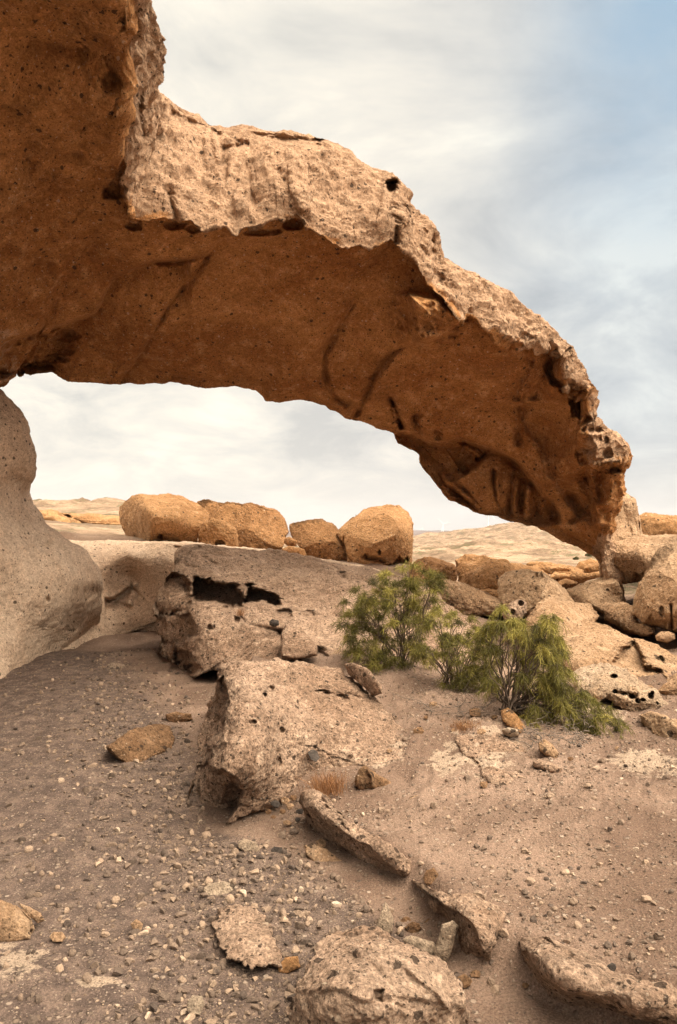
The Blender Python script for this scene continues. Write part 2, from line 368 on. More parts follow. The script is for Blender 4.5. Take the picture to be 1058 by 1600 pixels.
def plain_mat(name, col, rough=0.7, var=0.25, scale=20.0):
    m = bpy.data.materials.new(name); m.use_nodes = True; nt = m.node_tree; bs = nt.nodes['Principled BSDF']
    v = N(nt, 'ShaderNodeNewGeometry').outputs['Position']
    n = tex(nt, v, 'ShaderNodeTexNoise', scale, i_Detail=5.0).outputs[0]
    L(nt, mixc(nt, 1.0, col, ramp(nt, n, [(0.3, 1 - var), (0.7, 1 + var)]), 'MULTIPLY'), bs.inputs['Base Color']); bs.inputs['Roughness'].default_value = rough
    return m
def tone_mat(name, stops, rough=0.95, transl=0.0, bump=0.0):
    m = bpy.data.materials.new(name); m.use_nodes = True; nt = m.node_tree; bs = nt.nodes['Principled BSDF']
    c = ramp(nt, attr(nt, 'tone'), stops); bs.inputs['Roughness'].default_value = rough; bs.inputs['Specular IOR Level'].default_value = 0.15
    v = N(nt, 'ShaderNodeNewGeometry').outputs['Position']
    if bump:
        n = tex(nt, v, 'ShaderNodeTexNoise', 160, i_Detail=5.0, i_Roughness=0.7).outputs[0]
        c = mixc(nt, 1.0, c, ramp(nt, n, [(0.3, 0.6), (0.7, 1.35)]), 'MULTIPLY')
        bp = N(nt, 'ShaderNodeBump', i_Strength=0.7, i_Distance=bump); L(nt, n, bp.inputs['Height']); L(nt, bp.outputs[0], bs.inputs['Normal'])
    L(nt, c, bs.inputs['Base Color'])
    if transl:
        tl = N(nt, 'ShaderNodeBsdfTranslucent'); L(nt, c, tl.inputs[0]); mx = N(nt, 'ShaderNodeMixShader', i_Fac=transl)
        L(nt, bs.outputs[0], mx.inputs[1]); L(nt, tl.outputs[0], mx.inputs[2]); L(nt, mx.outputs[0], nt.nodes['Material Output'].inputs[0])
    return m

# ---------------------------------------------------------------- ground: one sheet to the horizon
right = [G(900, 1600, .14), G(1058, 1600, .16), G(1300, 1600, .2), G(700, 1400, .14), G(860, 1450, .16), G(1058, 1500, .18), G(900, 1300, .2), G(1058, 1300, .22), G(1300, 1300, .35),
        G(600, 1240, .14), G(660, 1290, .14), G(500, 1260, .10), G(700, 1200, .2), G(850, 1200, .22), G(1000, 1200, .22), G(1058, 1160, .22), G(1300, 1150, .45), G(640, 1100, .32), G(560, 1040, .45), G(720, 1120, .3), G(800, 1130, .3),
        G(900, 1110, .22), G(1058, 1110, .2), G(800, 1000, .24), G(950, 1050, .12), G(1300, 1000, .7), G(800, 955, .42), G(1020, 985, .3), G(720, 965, .5), G(900, 940, .4), G(450, 1040, .4), G(640, 960, .5)]
left = [(-3, 2, 0), (-1, 1, 0), (0, 3, 0), (-2, 5, 0), (-4, 7, 0), (-1.3, 5, 0), (-3, 9.5, .02), (-3, 12, .05), (-1.8, 7, .02), (-2, 9, .06), (0, 0, 0), (-8, 5, .3), (-10, 12, .5), (1, 2, 0), (2, 1, 0), (0, -6, 0), (-8, -8, .3), (8, -8, .4), (1, 8, .3), (1, 12, .4), (4, 14, .6)]
WR = np.array([P(*p) for p in right] + [np.array(q, float) for q in ((5, 0, .4), (9, 8, 1.2), (8, -8, .6), (0, -6, .1), (1.5, 14, .5), (4, 14, .65), (8, 14, 1.3), (2, 18, .4), (6, 18, .5), (-1, 14, .5))])
WL = np.array(left, float)
TR = TPS(WR[:, :2], WR[:, 2], 1e-4); TL = TPS(WL[:, :2], WL[:, 2], 1e-3)
# the low scarp between path and slope runs under the big slab and the diagonal row of rocks
SCARP = np.array([P(x, y, Yz(x, y, .06))[:2] for x, y in ((1500, 1800), (1200, 1690), (1058, 1610), (960, 1570), (860, 1530), (800, 1500), (745, 1480), (700, 1440), (640, 1372), (580, 1335), (520, 1290), (480, 1262), (440, 1235), (400, 1220), (370, 1180))] + [(-.75, 6.2), (-.9, 7.5), (-1.0, 9.5), (-1.2, 14), (-1.5, 20)])
def TN(x, y):
    q = np.stack([x, y], 1); d, side, _ = segdist(q, SCARP); a = sst(-.06, .06, side * d * 1.0 + .03 * perlin(np.stack([x, y, 0 * x], 1) * 3, 12))
    return TR(x, y) * (1 - a) + TL(x, y) * a
def ground_z(x, y):
    x = np.asarray(x, float); y = np.asarray(y, float); r = np.hypot(x, y)
    z = TN(np.clip(x, -12, 12), np.clip(y, -9, 19))
    az = x / np.maximum(y, 1)                     # plateau behind the ledge, to the left of the valley
    lz = 1.46 - 0.105 * np.clip(x + 3.4, -8, 5.5)
    m = sst(12.9, 13.7, y + 0.25 * np.clip(x - 0.5, 0, 9)) * sst(2.0, 1.2, x - 0.0 * y)
    m = m * sst(45, 22, y)
    far_y = np.maximum(y, r * 0.4)
    lr = np.log(np.maximum(far_y, 1))
    fz = np.interp(lr, np.log([1, 17, 24, 40, 90, 200, 480, 900, 1600, 2600, 3600, 6000]), [.4, .4, .1, -.5, -2.2, -5.5, -9, -9, -5, 4, 22, -40])
    p = np.stack([x, y, 0 * x], 1)
    left = sst(-0.05, -0.25, az)
    fz = fz + left * np.interp(lr, np.log([1, 16, 30, 70, 200, 600, 1500, 6000]), [0, .9, 1.8, 5.0, 9.8, 13, 9, 0])
    amp = np.interp(lr, np.log([14, 25, 60, 200, 600, 2000, 5000]), [0, .25, .9, 2.4, 5, 9, 8])
    nz = fbm(p / np.array([1, 1.0, 1]), 1 / 26., 4, .5, 3, ridged=True) * .6 * np.minimum(amp, 1.8) + fbm(p, 1 / 6., 5, .6, 4, ridged=True) * .22 * np.minimum(amp, 1.6) + fbm(p, 1 / 160., 5, .6, 5, ridged=True) * .62 * np.clip(amp - .9, 0, 5)
    nz += fbm(p, 1 / 900., 4, .5, 9) * np.clip(amp - 3, 0, 8) * 1.3
    hillx = np.exp(-((x - 175) / 95.) ** 2 - ((y - 640) / 200.) ** 2) * 17
    hillx += np.exp(-((x - 30) / 14.) ** 2 - ((y - 130) / 40.) ** 2) * 1.6
    fz = fz + nz + hillx
    k = sst(13.5, 24, r)
    z = z * (1 - k) + fz * k
    z = z * (1 - m) + lz * m
    return z
def ground_full(x, y):
    z = ground_z(x, y); r = np.hypot(x, y); p = np.stack([x, y, 0 * x], 1)
    a = sst(30, 8, r)
    z = z + a * (fbm(p, 1.3, 3, .5, 21) * .028 + fbm(p, 7, 4, .55, 23) * .009 + sst(-.3, .6, x) * sst(3, 4.2, y) * (fbm(p, 2.1, 4, .55, 25, ridged=True) * .030 + fbm(p, 6, 4, .6, 29) * .012)) + sst(3, 14, r) * sst(40, 20, r) * fbm(p, .8, 4, .5, 27, ridged=True) * .05
    return z
nA, nR = int(760 * Q), int(1250 * Q)
fa = np.linspace(-31, 31, nA); sa = np.concatenate([np.linspace(-180, -32, 60), fa, np.linspace(32, 179, 60)[:-1]]) * PI / 180
rr = np.exp(np.linspace(math.log(0.5), math.log(6500), nR))
A, R = np.meshgrid(sa, rr); gx = (R * np.sin(A)).ravel(); gy = (R * np.cos(A)).ravel()
gv = np.stack([gx, gy, ground_full(gx, gy)], 1)
na = len(sa); I, J = np.meshgrid(np.arange(nR - 1), np.arange(na), indexing='ij'); J2 = (J + 1) % na
gf = np.stack([(I * na + J).ravel(), (I * na + J2).ravel(), ((I + 1) * na + J2).ravel(), ((I + 1) * na + J).ravel()], 1)
gv = np.vstack([gv, [[0, 0, float(gv[:na, 2].mean())]]])
cf = np.stack([np.full(na, len(gv) - 1), (np.arange(na) + 1) % na, np.arange(na), np.arange(na)], 1)
gq = proj(np.where(gv[:, 1:2] < 0.3, np.array([[0, 0.3, 0]]), gv)); r_ = np.hypot(gv[:, 0], gv[:, 1])
pathd = np.array([(-50, 1010), (170, 1020), (250, 1090), (300, 1170), (330, 1300), (460, 1330), (640, 1470), (760, 1640)], float)
bx = np.interp(gq[:, 1], pathd[:, 1][np.argsort(pathd[:, 1])], pathd[:, 0][np.argsort(pathd[:, 1])])
path = sst(35, -35, gq[:, 0] - bx + 30 * perlin(gv * 2.5, 31)) * (gv[:, 1] > 0) * sst(14, 11, r_)
path[(gv[:, 1] <= 0.3)] = 1.0
def blob(cx_, cy_, rx, ry): return np.clip(1.15 - np.hypot((gq[:, 0] - cx_) / rx, (gq[:, 1] - cy_) / ry), 0, 1) * (gv[:, 1] > .3) * (r_ < 16)
pale = np.maximum.reduce([blob(25, 1500, 70, 32), blob(150, 1535, 50, 14), blob(180, 1040, 25, 9), blob(760, 1170, 75, 55), blob(1010, 1190, 90, 30), blob(700, 1190, 40, 30), blob(590, 1170, 60, 35), blob(930, 1100, 60, 35)])
far = sst(13, 17, r_); hill = sst(1500, 2100, gv[:, 1])
g_o = mesh('ground', gv, gf, GROUND, attrs=dict(path=path, far=far, hill=hill, pale=pale), origin=False); tag(g_o, kind='structure')

# ---------------------------------------------------------------- rocks
def ray_r(poly, c, ang):
    """distance from centre c to the outline in direction ang (photo pixels, y up)"""
    p = np.asarray(poly, float) - np.asarray(c, float); p[:, 1] *= -1
    q = np.roll(p, -1, 0); dx, dy = np.cos(ang), np.sin(ang); best = np.zeros(len(ang))
    for a, b in zip(p, q):
        e = b - a; den = dx * e[1] - dy * e[0]; den = np.where(np.abs(den) < 1e-9, 1e-9, den)
        t = (a[0] * e[1] - a[1] * e[0]) / den; s = (a[0] * dy - a[1] * dx) / den
        ok = (t > 0) & (s >= -1e-6) & (s <= 1 + 1e-6); best = np.where(ok & (t > best), t, best)
    best[best == 0] = np.hypot(*p.T).min()
    return best
def rock_shape(poly, D, tf, tb, sub, c=None, jag=0.03, p=0.5, rough=1.0, lump=None, seed=0, st_=(), pit=0.0, facets=0, shrink=0.25, layers=0.0, pitscale=1.0):
    poly = np.asarray(poly, float)
    if c is None: c = (poly.min(0) + poly.max(0)) / 2
    d, f = ico(max(2, sub)); x, y, z = d.T
    rad = np.hypot(x, z)
    th_ = np.arctan2(z, x); Rr = ray_r(poly, c, th_); cs_ = np.stack([np.cos(th_), np.sin(th_), 0 * th_], 1)
    Rr = Rr * (1 + jag * (perlin(cs_ * 2.3, seed) + .7 * perlin(cs_ * 6, seed + 1) + .4 * perlin(cs_ * 15, seed + 2)))
    k = rad * (1 - shrink * np.where(y > 0, np.abs(y) ** 1.5, 0)); k = np.where(y < 0, rad ** 1.0, k)
    px = c[0] + Rr * k * x / np.maximum(rad, 1e-9); py = c[1] - Rr * k * z / np.maximum(rad, 1e-9)
    if callable(D): Dp = D
    elif isinstance(D, (int, float)): Dp = lambda a, b: np.full(len(a), float(D))
    else:
        D = np.asarray(D, float); T = TPS(D[:, :2], D[:, 2], 1e-4); lo, hi = D[:, 2].min(), D[:, 2].max()
        Dp = lambda a, b: np.clip(T(a, b), lo - .12 * (hi - lo) - .05, hi + .12 * (hi - lo) + .05)
    ay = np.abs(y); Y = Dp(px, py) + np.where(y < 0, tf * (1 - ay ** p), tf + tb * ay ** p)
    v = P(px, py, Y)
    rs = np.random.RandomState(seed + 100)
    ctr = v.mean(0); half = np.array([np.ptp(v[:, 0]), np.ptp(v[:, 1]), np.ptp(v[:, 2])]) / 2
    for _ in range(facets):
        n = rs.normal(size=3); n[1] = -abs(n[1]) * .9; n[2] = abs(n[2]) if rs.rand() < .7 else n[2]; n /= np.linalg.norm(n)
        o = (v - ctr) / half; dd = rs.uniform(.70, .9); ex = np.maximum(0, o @ n - dd); v = v - (ex * .98)[:, None] * n * half
    S = float(np.sort(half)[1]) * 2 if lump is None else lump
    nr = vnormals(v, f); front = y < 0.15
    sd2 = seed * 1.7
    disp = (fbm(v, 1.1 / S, 3, .5, sd2) * .075 + fbm(v, 3.2 / S, 4, .55, sd2 + 5, ridged=True) * .022 + fbm(v, 9 / S, 4, .6, sd2 + 9) * .016) * S * rough
    disp -= .03 * S * rough
    if sub >= 6: disp += (fbm(v, 22, 3, .6, sd2 + 11) * .0042 + np.maximum(0, fbm(v, 8, 2, .5, sd2 + 13)) * .010) * (.5 + rough) * np.clip(S * 2, .35, 1.4)
    if layers: 
        zz_ = v[:, 2:3] * np.array([[0, 0, 1.0]]) * 1.0
        disp += layers * perlin(np.concatenate([v[:, :2] * .6, v[:, 2:3] * 9], 1), sd2 + 3)
    if pit:
        disp -= pit * pits(v, 14 / pitscale, .35, seed) + pit * .6 * pits(v, 30 / pitscale, .3, seed + 1) * (1 if sub > 5 else 0) 
    v = v + nr * disp[:, None]
    if len(st_): nr = vnormals(v, f); v = strokes(v, nr, front, st_)
    return v, f
BOUL = dict(facets=4, jag=.05)
def rock(name, label, poly, D, tf, tb, sub, mat, cat='rock', group=None, parent=None, **kw):
    v, f = rock_shape(poly, D, tf, tb, sub, **kw)
    o = mesh(name, v, f, mat, parent)
    if parent is None: tag(o, label, cat, group)
    return o

# ---------------------------------------------------------------- the natural arch
TOP = [(0, (262, -900)), (4, (246, -500)), (10, (235, 0)), (11, (241, 15)), (12, (239, 40)), (14, (241, 75)), (16, (237, 100)), (18, (235, 120)), (20, (232, 136)), (22, (246, 146)), (24, (265, 158)), (26, (290, 171)), (28, (312, 177)), (30, (326, 192)),
       (32, (345, 196)), (34, (385, 197)), (37, (425, 202)), (40, (465, 207)), (42, (492, 213)), (44, (527, 220)), (45, (545, 231)), (46, (558, 247)), (47.5, (578, 261)), (49, (603, 267)), (50.5, (621, 275)), (52, (634, 297)), (54, (636, 313)),
       (56, (655, 332)), (58, (678, 345)), (60, (688, 364)), (62, (696, 400)), (64, (728, 420)), (67, (755, 436)), (71, (801, 458)), (73, (823, 483)), (76, (849, 500)), (79, (867, 516)), (80, (873, 536)), (84, (898, 574)), (88, (924, 610)), (90, (934, 628)),
       (91, (929, 646)), (92, (921, 656)), (94, (944, 673)), (96, (964, 683)), (99, (979, 699)), (101, (982, 712)), (103, (973, 730)), (106, (972, 753)), (109, (962, 776)), (113, (951, 809)), (117, (953, 840)), (120, (964, 878)), (130, (980, 960))]
CREASE = [(0, (222, -900)), (4, (210, -500)), (10, (205, 0)), (12, (207, 60)), (14, (205, 130)), (16, (199, 200)), (18, (197, 262)), (19, (189, 290)), (20, (197, 318)), (21, (203, 325)), (22, (207, 348)), (23, (232, 350)), (24.5, (262, 338)), (25.5, (277, 347)), (27, (300, 343)), (28, (316, 362)), (29, (335, 356)),
          (30, (352, 352)), (31, (367, 374)), (32, (380, 358)), (34, (405, 355)), (36, (428, 345)), (37, (440, 348)), (38, (450, 338)), (40, (474, 340)), (41, (480, 360)), (43, (505, 368)), (45, (530, 386)), (47, (560, 385)), (50, (592, 385)), (52, (612, 372)), (53, (619, 384)), (54, (630, 393)), (56, (645, 403)), (57.5, (660, 424)),
          (59, (668, 446)), (61, (690, 462)), (63, (704, 478)), (64, (722, 506)), (65.5, (734, 489)), (67, (745, 500)), (69, (766, 518)), (70.5, (776, 538)), (72, (792, 540)), (73, (802, 532)), (74, (806, 544)), (76, (818, 546)), (77, (829, 534)), (78, (836, 552)), (79, (843, 553)), (80, (856, 530)), (81, (866, 560)), (82, (870, 542)), (84, (868, 590)), (85, (878, 594)), (86, (872, 600)), (87, (884, 612)),
          (88, (893, 602)), (89, (903, 612)), (90, (907, 605)), (92, (908, 660)), (94, (903, 690)), (97, (912, 727)), (99, (928, 720)), (101, (950, 722)), (103, (962, 735)), (106, (964, 755)), (109, (955, 780)), (113, (944, 812)), (117, (938, 842)), (120, (941, 872)), (130, (950, 960))]
BOT = [(0, (-1500, 500)), (4, (-900, 640)), (10, (-220, 610)), (17, (0, 598)), (18, (15, 585)), (18.8, (25, 584)), (19.3, (31, 593)), (20, (37, 585)), (20.7, (47, 589)), (22, (80, 583)), (24, (105, 598)), (27, (140, 601)), (30, (175, 606)), (33, (210, 602)), (37, (280, 602)), (40, (320, 606)), (44, (380, 606)), (46, (400, 609)), (48, (416, 626)), (50, (440, 625)), (52, (465, 619)), (54, (490, 625)),
       (56, (516, 640)), (59, (540, 655)), (62, (575, 662)), (65, (600, 673)), (67, (613, 680)), (69, (622, 695)), (71.5, (652, 713)), (72.5, (652, 724)), (75, (666, 741)), (78, (686, 762)), (82, (704, 781)), (86, (730, 794)), (90, (760, 806)), (94, (777, 805)), (98, (803, 817)), (102, (834, 825)), (107, (868, 842)), (112, (903, 857)), (117, (929, 869)), (120, (938, 880)), (130, (938, 960))]
YC = [(0, 2.0), (4, 3.0), (10, 4.6), (16, 6.1), (20, 7.0), (30, 7.4), (40, 7.6), (50, 8.0), (60, 8.4), (70, 8.8), (80, 9.3), (90, 9.8), (100, 10.3), (110, 10.8), (120, 11.2), (130, 11.3)]
YT = [(0, 2.7), (4, 3.7), (10, 5.3), (16, 6.7), (20, 7.6), (24, 8.1), (30, 8.3), (40, 8.3), (50, 8.6), (60, 8.8), (70, 9.2), (80, 9.5), (90, 10.0), (100, 10.5), (110, 11.0), (120, 11.4), (130, 11.5)]
YB = [(0, 4.0), (4, 5.5), (10, 8.2), (20, 9.8), (30, 10.1), (40, 10.3), (50, 10.5), (60, 10.8), (70, 11.4), (80, 11.8), (90, 11.8), (100, 11.6), (110, 11.6), (120, 11.6), (130, 11.6)]
nS = int(1150 * Q); S = np.linspace(0, 130, nS)
_s3 = np.stack([S * .45, 0 * S, 0 * S], 1); CJ = (fbm(_s3, 1.0, 5, .6, 81) * 7, fbm(_s3, 1.0, 5, .6, 83) * 6)
def row(tbl): 
    s = [t[0] for t in tbl]; return np.interp(S, s, [t[1][0] for t in tbl]), np.interp(S, s, [t[1][1] for t in tbl])
def yrow(tbl, k=35):
    a = np.interp(S, [t[0] for t in tbl], [t[1] for t in tbl]); ker = np.hanning(2 * k + 1); ker /= ker.sum()
    return np.convolve(np.pad(a, k, mode='edge'), ker, 'valid')
tx, ty = row(TOP); cx_, cy_ = row(CREASE); bx_, by_ = row(BOT); yt, yc, yb = yrow(YT), yrow(YC), yrow(YB)
def sm(a, k):
    ker = np.hanning(2 * k + 3); ker /= ker.sum(); return np.convolve(np.pad(a, k + 1, mode='edge'), ker, 'valid')
cx_, cy_ = sm(cx_, 2), sm(cy_, 2); scx, scy = sm(cx_, 22), sm(cy_, 22)
cx_ = cx_ + CJ[0] * np.interp(S, [0, 24, 30, 100, 110], [1, 1, .6, .6, .2]); cy_ = cy_ + CJ[1] * np.interp(S, [0, 18, 24, 84, 92, 110], [.3, .4, 1, 1, .5, .2])
lip = np.interp(S, [0, 10, 18, 22, 60, 80, 88, 95, 110, 130], [.03, .04, .10, .34, .42, .36, .28, .12, .04, .03])     # overhang depth under the crease
def lerp(a, b, t): return a + (b - a) * t
rows = []
rows.append(P(tx, ty, yt))
rows.append(P(lerp(tx, cx_, .3), lerp(ty, cy_, .3), lerp(yt, yc, .42)))
rows.append(P(lerp(tx, cx_, .7), lerp(ty, cy_, .7), lerp(yt, yc, .85)))
rows.append(P(cx_, cy_, yc))
rows.append(P(lerp(scx, bx_, .012), lerp(cy_, lerp(scy, by_, .0), .5) - 1, yc + lip * .8))
rows.append(P(lerp(scx, bx_, .07), lerp(scy, by_, .07), yc + lip + lerp(yc, yb, .02) - yc))
rows.append(P(lerp(scx, bx_, .30), lerp(scy, by_, .30), lerp(yc + lip, yb, .24)))
rows.append(P(lerp(scx, bx_, .60), lerp(scy, by_, .60), lerp(yc + lip, yb, .52)))
rows.append(P(lerp(scx, bx_, .86), lerp(scy, by_, .86), lerp(yc + lip, yb, .76)))
rows.append(P(lerp(scx, bx_, .97), lerp(scy, by_, .97), lerp(yc + lip, yb, .92)))
rows.append(P(bx_, by_, yb))
ux, uy = tx - bx_, ty - by_
thk = np.interp(S, [0, 20, 80, 100, 120, 130], [2.2, 2.4, 1.3, .8, .5, .5])
rows.append(P(bx_ + .12 * ux, by_ + .12 * uy, yb + thk * .45))
rows.append(P(bx_ + .5 * ux, by_ + .5 * uy, yb + thk * .8))
rows.append(P(bx_ + .85 * ux, by_ + .85 * uy, np.maximum(yb * .5 + yt * .5 + thk * .6, yt + .8)))
rows.append(P(lerp(tx, bx_, .025), lerp(ty, by_, .025), yt + .35))
rows = np.array(rows)                                  # (15, nS, 3)
segn = [int(n * Q) for n in (45, 45, 50, 16, 24, 70, 80, 70, 40, 16, 20, 22, 22, 22, 16)]
ring, vv = [], []
nr_ = len(rows)
for k in range(nr_):
    a, b = rows[k], rows[(k + 1) % nr_]; am, bp_ = rows[k - 1], rows[(k + 2) % nr_]
    for t in np.linspace(0, 1, segn[k], endpoint=False):
        if k in (5, 6, 7, 8, 10, 11, 12):        # smooth across (Catmull-Rom); the crease and both silhouettes stay firm
            m0 = (b - am) * .5 if k != 5 else (b - a); m1 = (bp_ - a) * .5 if k != 8 else (b - a)
            h = lambda: ((2 * t ** 3 - 3 * t * t + 1) * a + (t ** 3 - 2 * t * t + t) * m0 + (-2 * t ** 3 + 3 * t * t) * b + (t ** 3 - t * t) * m1)
            ring.append(h())
        else: ring.append(lerp(a, b, t))
        vv.append(k + t)
ring = np.array(ring); nV = len(ring); vv = np.array(vv)
v = ring.reshape(-1, 3); VV = np.repeat(vv, nS); SS = np.tile(S, nV)
I, J = np.meshgrid(np.arange(nV), np.arange(nS - 1), indexing='ij'); I2 = (I + 1) % nV
f = np.stack([(I * nS + J).ravel(), (I * nS + J + 1).ravel(), (I2 * nS + J + 1).ravel(), (I2 * nS + J).ravel()], 1)
nr = vnormals(v, f)
if (nr[(VV > 6) & (VV < 8)][:, 1]).mean() > 0: f = f[:, ::-1]; nr = -nr
upper = (VV <= 3) | (VV > 13)
face = sst(0, .4, VV) * sst(3.0, 2.6, VV)                 # weight of the crusty upper face
under = sst(3.2, 5.0, VV) * sst(10.2, 9.6, VV)
wl = sst(6, 20, SS)
d = fbm(v, 1.0, 3, .5, 51) * (.05 + .05 * face) + under * fbm(v, .55, 2, .5, 87) * .17 + under * sst(26, 12, SS) * (fbm(v, 1.3, 4, .5, 89) * .13 - .02)
d += face * (fbm(v, 2.6, 5, .55, 53, ridged=True) * .05 + fbm(v, 9, 4, .55, 57) * .013)
d += under * (fbm(v, 2.2, 4, .5, 61) * .022 + fbm(v, 14, 3, .6, 63) * .006)
d += (1 - np.clip(face + under, 0, 1)) * fbm(v, 5, 5, .6, 67) * .022
d -= face * (.022 * pits(v, 9, .16, 5) + .015 * pits(v, 22, .25, 6)) + under * .012 * pits(v, 24, .22, 8)
lm = under * sst(16, 8, SS) + under * sst(250, 150, proj(v)[:, 0]) * .6
d += np.clip(lm, 0, 1) * (fbm(v, 3.2, 5, .6, 71, ridged=True) * .028 + fbm(v, 12, 4, .65, 73) * .016)
v = v + nr * d[:, None]; nr = vnormals(v, f)
rs = np.random.RandomState(3)
front = VV < 10.2
